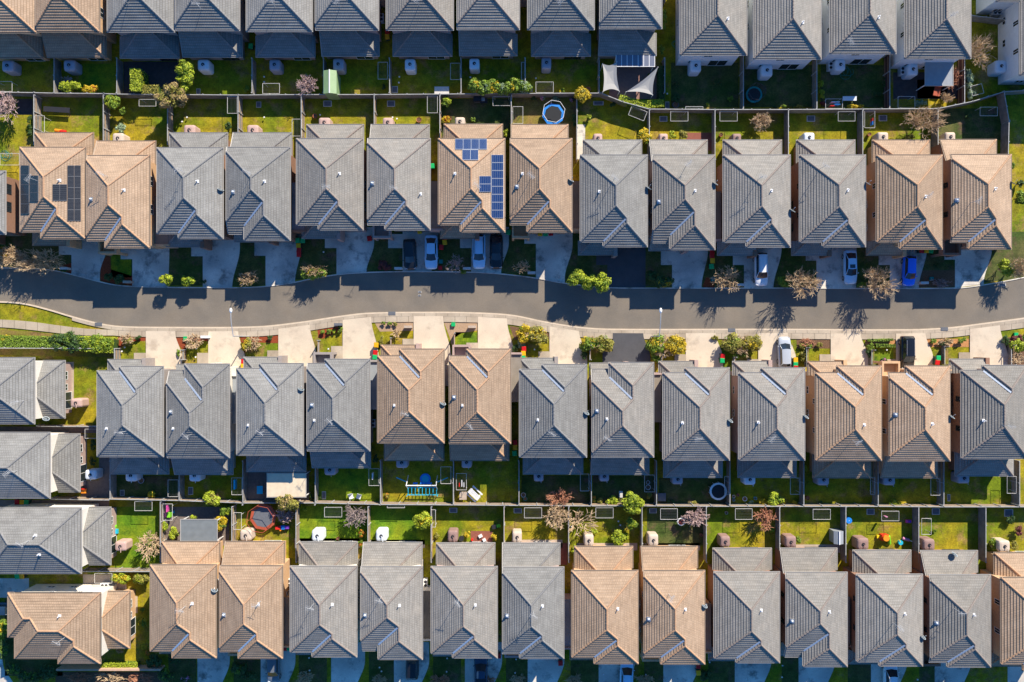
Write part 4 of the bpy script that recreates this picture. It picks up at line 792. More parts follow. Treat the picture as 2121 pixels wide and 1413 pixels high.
PLANTS = [
 (147, 181, 25, 12, 2.1, 'lime'), (192, 186, 25, 8, 1.7, 'yellow', 'leaf_orange'), (387, 160, 18, 36, 4.0, 'lime', 'leaf_green'), (358, 202, 36, 31, 4.5, 'tan', 'leaf_olive'), (1205, 200, 17, 17, 2.9, 'yellow', 'leaf_olive'), (512, 186, 6, 9, .9, 'green'), (1375, 45, 6, 24, 2.3, 'green'), (1370, 103, 6, 13, 1.5, 'green'), (2005, 165, 9, 22, 1.8, 'grey'), (2012, 196, 11, 11, 1.5, 'grey'), (1700, 175, 7, 8, .9, 'lime'), (1702, 195, 7, 9, .9, 'lime'), (1772, 220, 19, 5, .6, 'yellow'), (1906, 214, 13, 7, 1, 'grey'), (1624, 221, 6, 4, .6, 'green'), (1465, 218, 3, 5, .7, 'lime'), (1165, 188, 5, 6, .8, 'green'),
 (233, 214, 18, 16, 2.6, 'green', 'leaf_lime'), (256, 231, 7, 9, 1.3, 'green'), (250, 267, 13, 9, 1.1, 'grey'), (62, 262, 4, 26, 1.0, 'dark'), (923, 213, 11, 13, 1.6, 'lime', 'leaf_green'), (925, 247, 11, 9, .9, 'yellow', 'leaf_orange'), (1047, 275, 7, 9, 1.5, 'lime'), (1335, 284, 16, 17, 2.2, 'yellow', 'leaf_green'), (1392, 280, 9, 9, 1.2, 'lime'), (1414, 280, 12, 9, 1.2, 'olive'), (1220, 241, 5, 6, .8, 'lime'), (1820, 289, 9, 5, .7, 'olive'), (1884, 283, 12, 5, .6, 'olive'), (2112, 410, 12, 18, 2.3, 'green'), (473, 262, 8, 9, 1.3, 'dark'), (980, 249, 6, 5, .7, 'green'), (1270, 218, 7, 6, .6, 'dark'), (1150, 205, 10, 5, .6, 'grey'), (1125, 203, 8, 6, .6, 'grey', 'petal_pink'), (1185, 207, 6, 6, .6, 'dark', 'petal_pink'),
 (8, 524, 14, 12, 2.4, 'yellow', 'leaf_orange'), (345, 581, 16, 13, 3.0, 'lime'), (391, 582, 14, 12, 2.6, 'lime', 'leaf_green'), (512, 580, 24, 11, 1.8, 'dark', 'leaf_yellow'), (225, 574, 12, 9, 1.0, 'dark'), (250, 580, 13, 10, 1.0, 'dark'), (420, 583, 8, 6, .7, 'dark'), (650, 566, 32, 13, 2.3, 'green', 'leaf_yellow'), (1193, 577, 21, 18, 4.2, 'lime', 'leaf_green'), (1218, 583, 18, 16, 3.8, 'lime', 'leaf_green'), (1243, 585, 22, 19, 4.3, 'lime', 'leaf_green'), (1350, 572, 12, 12, 1.6, 'dark'), (1375, 583, 22, 13, 1.8, 'dark', 'leaf_yellow'), (1623, 583, 13, 14, 2.0, 'green'), (1783, 590, 9, 8, .9, 'green'), (2080, 556, 18, 17, 2.6, 'lime', 'leaf_green'), (960, 562, 10, 5, .6, 'green'), (1940, 548, 7, 5, .6, 'dark'), (795, 553, 15, 12, .9, 'bronze'),
 (145, 709, 42, 20, 2.0, 'dark', 'leaf_green'), (205, 714, 34, 17, 2.0, 'green', 'leaf_lime'), (15, 701, 10, 6, 1.9, 'yellow', 'leaf_green'),
 (265, 706, 12, 9, .9, 'olive'), (510, 712, 12, 14, 1.2, 'olive', 'leaf_yellow'), (667, 688, 5, 5, .5, 'green'), (680, 686, 5, 5, .5, 'green'), (690, 685, 5, 5, .5, 'lime'), (703, 682, 6, 6, .6, 'green'), (794, 670, 5, 4, .5, 'green'), (807, 671, 5, 4, .5, 'green'), (819, 671, 5, 4, .5, 'olive'), (1087, 690, 17, 16, 1.7, 'yellow', 'leaf_green'), (1116, 693, 18, 17, 1.7, 'olive', 'leaf_yellow'), (1218, 710, 17, 15, 1.7, 'green', 'leaf_yellow'), (1248, 711, 20, 16, 1.8, 'olive', 'leaf_green'), (1358, 712, 17, 18, 1.8, 'green', 'leaf_yellow'), (1398, 713, 22, 18, 1.8, 'yellow', 'leaf_olive'), (1362, 737, 12, 13, .9, 'green'), (1514, 711, 18, 18, 1.8, 'olive', 'leaf_green'), (1557, 712, 20, 14, 1.8, 'olive', 'leaf_yellow'), (1530, 733, 14, 8, .7, 'green'),
 (1660, 716, 7, 6, .5, 'olive'), (1675, 717, 6, 5, .5, 'green'), (1697, 714, 7, 5, .5, 'olive'), (1800, 717, 8, 8, .8, 'green'), (1932, 706, 6, 5, .5, 'green'), (1950, 711, 6, 5, .5, 'dark'), (1965, 706, 7, 6, .5, 'olive'), (1992, 705, 8, 6, .7, 'green'), (1830, 748, 7, 8, .7, 'dark', 'petal_pink'), (2108, 716, 15, 11, 1.2, 'lime', 'leaf_green'), (2105, 701, 14, 6, .9, 'bronze'), (2082, 705, 8, 10, .7, 'dark'), (1066, 722, 6, 9, .7, 'dark'), (1078, 712, 8, 7, .7, 'grey'),
 (316, 1024, 9, 8, .9, 'yellow', 'leaf_lime'), (443, 1031, 23, 16, 3.0, 'lime', 'leaf_olive'), (598, 1040, 26, 19, 3.2, 'olive', 'leaf_tan'), (1268, 1037, 12, 11, 1.2, 'lime'), (1310, 1042, 22, 25, 3.4, 'lime', 'leaf_green'), (1343, 1025, 7, 7, 1, 'olive'), (1245, 1037, 7, 6, .8, 'olive'), (1230, 1033, 5, 8, .6, 'green', 'leaf_orange'), (1605, 1034, 17, 16, 1.6, 'lime', 'leaf_green'), (1582, 1040, 9, 8, .9, 'yellow'), (1622, 1041, 6, 5, .6, 'yellow'), (1645, 1041, 6, 5, .7, 'yellow'), (1668, 970, 7, 6, 1.2, 'lime'), (1851, 1042, 16, 6, .8, 'lime'), (1555, 1041, 6, 6, .5, 'grey'), (778, 950, 9, 9, 1.0, 'dark'), (645, 1030, 7, 6, .8, 'dark'), (802, 1027, 5, 6, .4, 'olive', 'leaf_orange'), (193, 920, 6, 14, .6, 'dark'), (193, 955, 6, 12, .6, 'dark'),
 (341, 1092, 8, 14, 1.3, 'lime', 'leaf_green'), (460, 1083, 13, 17, 1.4, 'yellow', 'leaf_green'), (402, 1072, 9, 6, .8, 'lime'), (470, 1058, 20, 9, 1.3, 'green', 'leaf_lime'), (360, 1105, 9, 14, .8, 'lime'), (875, 1076, 19, 21, 2.5, 'lime', 'leaf_yellow'), (750, 1103, 7, 10, 1, 'orange', 'leaf_green'), (748, 1127, 6, 10, .9, 'green', 'leaf_orange'), (968, 1107, 7, 7, .7, 'yellow'), (1023, 1112, 7, 8, .8, 'yellow'), (1308, 1082, 13, 13, 1.9, 'green', 'leaf_lime'), (1282, 1112, 19, 16, 1.0, 'lime', 'leaf_green'), (1310, 1052, 12, 7, 1.8, 'green'), (1652, 1117, 7, 9, .9, 'green'), (2058, 1128, 13, 14, 1.3, 'green', 'leaf_lime'), (2100, 1130, 10, 10, .9, 'olive'),
 (252, 1196, 24, 11, 1.8, 'lime', 'leaf_yellow'), (290, 1198, 22, 12, 1.8, 'olive', 'leaf_lime'), (298, 1290, 9, 12, 1.4, 'yellow', 'leaf_green'), (299, 1336, 7, 8, .9, 'yellow'), (306, 1352, 6, 5, .7, 'orange'), (246, 1349, 10, 7, .8, 'tan'), (295, 1262, 5, 6, .8, 'green'), (8, 1300, 11, 18, 1.4, 'green', 'leaf_yellow'), (10, 1345, 12, 22, 1.3, 'dark', 'leaf_green'), (30, 1385, 18, 14, 1.2, 'dark', 'leaf_green'), (62, 1400, 24, 12, 1.2, 'dark', 'leaf_green'), (98, 1392, 22, 14, 1.2, 'dark'), (318, 1370, 16, 16, 1.4, 'dark'), (345, 1398, 20, 14, 1.2, 'dark', 'leaf_green'), (362, 1365, 14, 12, 1.1, 'dark'), (495, 1385, 18, 12, 1.1, 'dark', 'leaf_green'), (515, 1400, 18, 9, .9, 'dark'), (385, 1405, 14, 8, .9, 'dark', 'petal_pink'), (1462, 1398, 14, 12, .9, 'dark'), (2120, 700, 6, 6, .6, 'green'),
 (35, 1032, 6, 4, .5, 'dark'), (1640, 220, 7, 4, .5, 'dark'), (1655, 221, 8, 4, .5, 'olive'), (1672, 219, 6, 5, .6, 'dark'), (1605, 222, 6, 4, .5, 'dark'), (1400, 205, 9, 10, .8, 'dark'), (1400, 178, 6, 8, .6, 'dark'), (1487, 172, 9, 8, .7, 'dark'), (1512, 205, 6, 7, .6, 'green'), (1815, 196, 12, 5, .6, 'dark'), (1832, 170, 4, 14, .6, 'dark'), (1705, 214, 8, 6, .7, 'bronze'), (1260, 175, 4, 10, .7, 'dark'), (1345, 160, 4, 9, .8, 'green'), (525, 165, 5, 12, .6, 'dark'), (795, 180, 5, 6, .5, 'dark'), (1060, 240, 5, 12, .7, 'dark'), (1190, 250, 5, 20, .8, 'dark'), (1105, 205, 7, 5, .7, 'dark'), (1035, 262, 6, 5, .5, 'green'), (930, 275, 5, 9, .6, 'yellow'), (90, 1040, 0, 0, 0, 'x'), (632, 1055, 6, 5, .6, 'lime'), (700, 1120, 6, 4, .4, 'dark'), (905, 1110, 5, 8, .5, 'olive'), (1190, 1140, 5, 14, .6, 'lime'), (1230, 1100, 10, 6, .5, 'lime'), (1600, 1098, 8, 5, .5, 'lime'), (2090, 1075, 12, 9, .9, 'dark'), (2110, 1100, 9, 12, .9, 'bronze'), (2005, 240, 7, 5, .6, 'dark'), (1965, 238, 7, 5, .6, 'dark'), (2095, 345, 5, 9, 1.0, 'green'), (2112, 380, 8, 9, 1.2, 'dark'), (660, 1030, 5, 6, .5, 'dark'), (950, 1040, 0, 0, 0, 'x'), (1390, 1040, 9, 4, .5, 'dark'), (1440, 1042, 8, 4, .5, 'olive'), (1700, 1042, 8, 4, .5, 'dark'), (135, 560, 9, 5, .6, 'dark'), (285, 700, 8, 4, .5, 'dark'), (370, 730, 3, 8, .5, 'green'), (560, 700, 6, 4, .5, 'dark'), (790, 705, 5, 12, .6, 'olive'), (770, 700, 0, 0, 0, 'x'), (1210, 735, 4, 14, .7, 'dark'), (1480, 700, 8, 4, .5, 'olive'), (1665, 735, 5, 16, .7, 'olive'), (1800, 735, 5, 10, .7, 'dark'), (1790, 590, 4, 4, .4, 'green'), (1935, 1100, 4, 4, .4, 'green'), (1590, 1050, 8, 6, 1, 'dark')]
for a in PLANTS:
    if a[2]: plant(*a)
hedge([(284, 146), (284, 190)], 22, 2.7, 'lime', 'clipped lime hedge, upright arm of L beside dark patio'); hedge([(297, 187), (330, 187)], 18, 1.9, 'olive', 'clipped olive hedge, low arm of L beside dark patio')
for k, x in enumerate([983, 1003, 1024, 1045, 1066, 1085]): plant(x, 181+(k % 2)*2, 16, 17, 3.0, 'green', 'leaf_grey' if k % 2 else 'leaf_yellow')
hedge([(1283, 204), (1310, 214), (1340, 218), (1372, 214)], 15, 1.6, 'lime', 'curved lime hedge along bent fence by shade sails'); hedge([(1369, 140), (1370, 205)], 13, 1.5, 'dark', 'dark upright hedge right of the shade sails')
hedge([(212, 1378), (285, 1378)], 11, 1.0, 'lime', 'low bright hedge inside pink garden wall at bottom left'); hedge([(-20, 707), (125, 710)], 24, 1.7, 'green', 'long yellow-green hedge at left edge below footpath'); hedge([(170, 712), (236, 716)], 30, 1.7, 'lime', 'short bright hedge run at end of the left footpath')
hedge([(1798, 705), (1848, 704)], 5, .6, 'green', 'thin upper box hedge left of black car'); hedge([(1815, 716), (1852, 717)], 7, .6, 'green', 'thicker lower box hedge left of black car')
for a in [(638, 175, 22, 20, 3.3, 'pink', 9), (2028, 105, 30, 35, 4.5, 'tan'), (1975, 160, 14, 24, 2, 'red'), (1960, 203, 14, 10, 1.5, 'tan'), (10, 220, 24, 28, 4, 'pink', 9), (1575, 250, 22, 18, 2.6, 'tan'), (1920, 250, 42, 32, 5, 'tan', 9), (25, 532, 30, 22, 3.6, 'tan', 9), (82, 542, 44, 24, 4.6, 'tan', 10), (52, 546, 22, 16, 3.4, 'tan'), (512, 577, 19, 14, 3.2, 'tan'), (652, 560, 22, 11, 3.6, 'tan'), (943, 546, 20, 17, 2.8, 'grey', 5, 3), (1083, 555, 19, 14, 2.6, 'tan', 6, 3), (1508, 578, 28, 24, 4.4, 'tan', 9), (1662, 583, 33, 30, 5.0, 'tan', 9), (1820, 583, 33, 31, 5.0, 'tan', 9), (1950, 586, 20, 8, 1.3, 'grey'), (2112, 556, 20, 26, 4.6, 'tan'), (265, 702, 16, 10, 1.4, 'tan'), (402, 707, 17, 14, 1.5, 'tan', 8), (525, 712, 17, 13, 1.5, 'tan'), (1100, 690, 16, 12, 1.9, 'tan'), (1232, 711, 14, 12, 1.9, 'tan'), (1378, 718, 18, 22, 2.1, 'tan'), (1536, 716, 20, 20, 2.0, 'tan'), (1158, 1032, 24, 17, 2.6, 'red', 8), (1153, 1068, 25, 25, 3.4, 'tan', 10), (590, 1068, 20, 15, 1.8, 'pink'), (737, 1067, 23, 21, 3.0, 'grey', 10), (1200, 1085, 30, 26, 2.6, 'tan', 5, 3), (1440, 1072, 25, 20, 3, 'pink', 10), (1583, 1074, 22, 21, 2.6, 'red', 9), (308, 1128, 27, 28, 3.2, 'tan', 8), (630, 1404, 18, 12, 1.5, 'tan'), (785, 1408, 14, 8, 1.2, 'tan'), (910, 1408, 18, 10, 1.3, 'red'), (1010, 1410, 15, 8, 1.2, 'red'), (1072, 1408, 14, 9, 1.3, 'tan'), (1190, 1408, 18, 9, 1.3, 'tan'), (1335, 1408, 18, 9, 1.3, 'tan'), (160, 1404, 26, 9, 1.4, 'red'), (225, 1404, 30, 10, 1.5, 'tan'), (290, 1405, 24, 9, 1.4, 'red'), (1672, 710, 16, 8, .9, 'red'), (1960, 708, 16, 8, .9, 'tan'), (2108, 742, 14, 12, 1.2, 'tan'), (820, 690, 9, 8, 1.2, 'tan', 5, 3), (140, 168, 12, 8, 1.0, 'pink', 6, 3)]: bare(*a)
# ------------------------------------------------------------------ rainwater tanks
def tank(x0, y0, x1, y1, m, rz=0, ht=1.95, word='pinkish'):
    # pixel box of the tank's top as seen (height ht)
    c = P((x0+x1)/2, (y0+y1)/2, ht); k = (1-ht/H)/PPM; sx, sy = max(.9, min(1.6, (x1-x0)*k))/2, max(.9, min(1.7, (y1-y0)*k))/2
    t = thing('water_tank', f"{word} plastic rainwater tank {near((x0+x1)/2, (y0+y1)/2)}", 'water tank', (c[0], c[1], 0), rz, 'rainwater tanks')
    b = MB(); rings = []
    def ring(s, z, ch=.30): 
        X, Y = sx*s, sy*s; cc = min(X, Y)*ch*1.3
        pts = [(X, -Y+cc), (X, Y-cc), (X-cc*.3, Y-cc*.3), (X-cc, Y), (-X+cc, Y), (-X+cc*.3, Y-cc*.3), (-X, Y-cc), (-X, -Y+cc), (-X+cc*.3, -Y+cc*.3), (-X+cc, -Y), (X-cc, -Y), (X-cc*.3, -Y+cc*.3)]
        return [(x, y, z) for x, y in pts]
    for s, z in ((.97, 0), (1, .1), (.97, .5), (1, .55), (.97, .95), (1, 1.0), (.97, 1.4), (1, 1.45), (1, ht-.3), (.93, ht-.1), (.8, ht), (.5, ht+.06)): rings.append(ring(s, z))
    b.loft(rings); b.build('tank_body', m, t)
    l = MB(); l.tube((0, 0, ht), (0, 0, ht+.13), .22, n=12); l.build('lid', 'plastic_dark', t)
    pp = MB(); pp.tube((0, 0, ht+.15), (.25, -.35, ht+.35), .04); pp.tube((.25, -.35, ht+.35), (.3, -sy*1.1, ht+.5), .04); pp.build('inlet_pipe', m, t)
TK = [(0, 124, 30, 148, 'grey'), (128, 123, 158, 147, 'grey'), (408, 122, 433, 146, 'white'), (557, 122, 580, 146, 'grey'), (689, 120, 712, 146, 'grey'), (838, 121, 860, 146, 'white'), (972, 120, 993, 144, 'white'), (1122, 116, 1142, 144, 'grey'), (1430, 123, 1453, 149, 'white'), (1576, 133, 1602, 158, 'white'), (1730, 122, 1752, 146, 'white'), (1880, 131, 1903, 156, 'white'), (2060, 124, 2088, 150, 'white'),
      (378, 258, 406, 281, 'pink'), (510, 258, 536, 281, 'pink'), (659, 243, 684, 264, 'pink'), (792, 243, 814, 264, 'pink'), (942, 242, 963, 262, 'beige'), (232, 275, 256, 298, 'beige'), (1229, 276, 1248, 297, 'pink'), (1365, 276, 1384, 297, 'pink'), (1517, 276, 1536, 297, 'brown'), (1665, 274, 1688, 295, 'white'), (1818, 273, 1841, 294, 'beige'), (1958, 273, 1980, 294, 'beige'),
      (256, 972, 286, 998, 'white'), (389, 972, 417, 998, 'white'), (671, 962, 695, 985, 'grey'), (820, 947, 844, 970, 'grey'), (956, 946, 977, 970, 'grey'), (1106, 976, 1126, 998, 'grey'), (1242, 976, 1262, 998, 'grey'), (1393, 982, 1415, 1004, 'grey'), (1541, 982, 1566, 1005, 'white'), (1693, 982, 1719, 1006, 'grey'), (1830, 983, 1856, 1006, 'grey'), (1982, 980, 2012, 1002, 'grey'),
      (495, 1098, 522, 1121, 'beige'), (645, 1098, 669, 1122, 'white'), (778, 1098, 801, 1122, 'white'), (927, 1099, 948, 1124, 'brown'), (1061, 1101, 1081, 1125, 'beige'), (1210, 1108, 1230, 1132, 'beige'), (1343, 1107, 1364, 1132, 'beige'), (1492, 1111, 1513, 1134, 'brown'), (1627, 1111, 1650, 1135, 'brown'), (1775, 1115, 1801, 1140, 'brown'), (1912, 1117, 1938, 1141, 'brown'), (2068, 1120, 2094, 1144, 'beige'), (142, 826, 172, 844, 'pink'), (172, 974, 202, 994, 'white'), (234, 1122, 264, 1142, 'pink')]
for a in TK: tank(*a[:4], 'tank_'+a[4], word=dict(white='white', grey='grey', pink='pinkish', beige='beige', brown='brown')[a[4]])
# ------------------------------------------------------------------ clotheslines
def clothesline(x0, y0, x1, y1, rz=0, ht=1.65, wash=None):
    c = P((x0+x1)/2, (y0+y1)/2, ht); k = (1-ht/H)/PPM; w2, d2 = (x1-x0)*k/2, (y1-y0)*k/2
    t = thing('clothesline', f"fold-down clothesline frame {near((x0+x1)/2, (y0+y1)/2)}", 'clothesline', (c[0], c[1], 0), rz, 'fold-down clotheslines')
    f = MB(); r = .028
    cs = [(-w2, -d2), (w2, -d2), (w2, d2), (-w2, d2)]
    for i in range(4): a, b = cs[i], cs[(i+1) % 4]; f.tube((*a, ht), (*b, ht), r)
    if w2 > d2:
        for sx in (-1, 1): f.tube((sx*w2*.8, d2, 0), (sx*w2*.8, d2, ht), r)
        lines = [((-w2, -d2+2*d2*(i+1)/7, ht), (w2, -d2+2*d2*(i+1)/7, ht)) for i in range(6)]
    else:
        for sy in (-1, 1): f.tube((w2, sy*d2*.8, 0), (w2, sy*d2*.8, ht), r)
        lines = [((-w2+2*w2*(i+1)/7, -d2, ht), (-w2+2*w2*(i+1)/7, d2, ht)) for i in range(6)]
    f.build('frame', 'pale_stone', t)
    l = MB()
    for a, b in lines: l.tube(a, b, .007, n=4)
    l.build('line', 'cover_grey', t)
    if wash:
        for j, (m, fx, fy, ww, dd) in enumerate(wash):
            q = MB(); X, Y = -w2+2*w2*fx, -d2+2*d2*fy; q.box(X-ww/2, Y-dd/2, ht-.75, X+ww/2, Y+dd/2, ht+.03)
            o = q.build('laundry', m); o.location = (c[0], c[1], 0); tag(o, f"{ {'toy_red':'red','cloth_white':'white','toy_cyan':'cyan','toy_blue':'blue','toy_pink':'pink','petal_pink':'pale pink','toy_green':'green'}[m]} washing hung on clothesline {near((x0+x1)/2, (y0+y1)/2)}", 'laundry', 'washing on the lines')
W1 = [('toy_red', .3, .3, .08, .5), ('cloth_white', .55, .4, .08, .9), ('cloth_white', .75, .3, .06, .6)]
CL = [(-10, 169, 25, 190), (544, 173, 579, 194), (783, 129, 803, 164), (933, 131, 953, 165), (1110, 170, 1146, 192), (1420, 221, 1456, 226), (1710, 205, 1745, 225, 0, [('cloth_white', .6, .7, 1.1, .08), ('toy_blue', .7, .45, .8, .06), ('toy_red', .4, .3, .6, .06)]), (1860, 200, 1895, 224), (2012, 176, 2036, 196, .25), (1080, 129, 1087, 165),
      (288, 206, 323, 220), (471, 200, 491, 235), (605, 247, 625, 282), (885, 199, 906, 234), (1021, 200, 1057, 219), (1062, 221, 1083, 256), (1304, 225, 1338, 245, -.38), (1389, 231, 1425, 251), (1491, 231, 1527, 251), (1736, 231, 1771, 251), (1791, 230, 1812, 265, 0, [('toy_red', .8, .5, .08, .4), ('toy_blue', .8, .3, .08, .5)]), (2030, 222, 2066, 240), (72, 240, 92, 274), (0, 318, 40, 342),
      (348, 994, 369, 1029), (480, 990, 501, 1025, 0, [('toy_cyan', .25, .6, .2, 1.3)]), (764, 971, 785, 1006, 0, [('cloth_white', .35, .55, .12, .9)]), (913, 967, 934, 1002), (945, 981, 966, 1015, 0, W1), (1202, 982, 1220, 1017), (1335, 984, 1356, 1019), (1501, 987, 1510, 1024), (1637, 990, 1657, 1024), (1803, 989, 1812, 1024), (1928, 991, 1947, 1026), (2086, 987, 2105, 1022), (176, 889, 200, 908),
      (279, 1039, 315, 1058), (337, 1044, 357, 1078, 0, [('toy_pink', .4, .7, .1, .9), ('toy_green', .7, .3, .1, .6)]), (484, 1062, 500, 1097), (672, 1051, 708, 1071), (802, 1046, 838, 1052), (893, 1056, 902, 1092), (1086, 1052, 1122, 1073), (1234, 1052, 1270, 1073), (1368, 1054, 1403, 1076), (1523, 1054, 1558, 1076), (1684, 1055, 1720, 1076), (1826, 1059, 1862, 1079, 0, [('petal_pink', .3, .4, .3, .08)]), (1909, 1074, 1929, 1107), (196, 1188, 232, 1208)]
for a in CL: clothesline(*a[:4], rz=a[4] if len(a) > 4 else 0, wash=a[5] if len(a) > 5 else None)
# ------------------------------------------------------------------ wheelie bins
def make_bin(col):
    t = thing('wheelie_bin', 'x', 'bin', (0, 0, 0), 0, 'wheelie bins')
    b = MB(); b.loft([[(-.22, -.24, .06), (.22, -.24, .06), (.22, .22, .06), (-.22, .22, .06)], [(-.29, -.33, .95), (.29, -.33, .95), (.29, .30, .95), (-.29, .30, .95)]]); b.build('bin_body', 'bin_body', t)
    l = MB(); l.loft([[(-.31, -.36, .95), (.31, -.36, .95), (.31, .34, .95), (-.31, .34, .95)], [(-.31, -.35, 1.0), (.31, -.35, 1.0), (.31, .34, 1.02), (-.31, .34, 1.02)], [(-.25, -.27, 1.05), (.25, -.27, 1.05), (.25, .28, 1.08), (-.25, .28, 1.08)]]); l.build('lid', 'bin_'+col, t)
    for s in (-1, 1): w_ = MB(); w_.tube((s*.24, .27, .1), (s*.29, .27, .1), .1, n=10); w_.build('wheel', 'tyre', t)
    h = MB(); h.tube((-.24, .37, .98), (.24, .37, .98), .025); h.build('handle', 'bin_body', t)
    return t
BP = {}
BINS = [('green', 616, 498), ('green', 627, 498), ('yellow', 618, 509), ('red', 619, 518), ('red', 619, 527), ('red', 765, 494), ('yellow', 869, 479), ('red', 921, 492), ('yellow', 921, 502), ('red', 914, 512), ('green', 1053, 481), ('yellow', 1119, 484), ('green', 1130, 484), ('red', 1141, 483), ('red', 1475, 521), ('red', 1475, 530), ('yellow', 1476, 540), ('green', 1474, 552), ('red', 1909, 519), ('yellow', 1919, 519), ('green', 1929, 519), ('green', 895, 344), ('green', 519, 95), ('red', 802, 66), ('yellow', 802, 76),
        ('yellow', 779, 715), ('red', 777, 731), ('green', 776, 740), ('red', 1085, 723), ('yellow', 1084, 732), ('green', 1083, 742), ('red', 1497, 738), ('green', 1496, 747), ('yellow', 1648, 746), ('green', 1648, 755), ('red', 1648, 762), ('green', 1944, 742), ('red', 1942, 751), ('red', 504, 749), ('yellow', 503, 759), ('red', 1067, 917), ('yellow', 1067, 927), ('green', 1066, 939), ('red', 35, 1040), ('yellow', 45, 1041), ('green', 54, 1041), ('green', 35, 1194), ('yellow', 45, 1194), ('red', 590, 1343), ('green', 598, 1343), ('red', 1033, 1359), ('red', 1161, 1374), ('green', 1182, 1336), ('red', 1447, 1380), ('yellow', 1447, 1394)]
for c, px, py in BINS:
    if c not in BP: BP[c] = t = make_bin(c)
    else: t = copy_tree(BP[c])
    p = P(px, py, 1); t.location = (p[0], p[1], 0); t.rotation_euler = (0, 0, random.uniform(-.15, .15)); t['label'] = f"{c}-lidded wheelie bin {near(px, py)}"
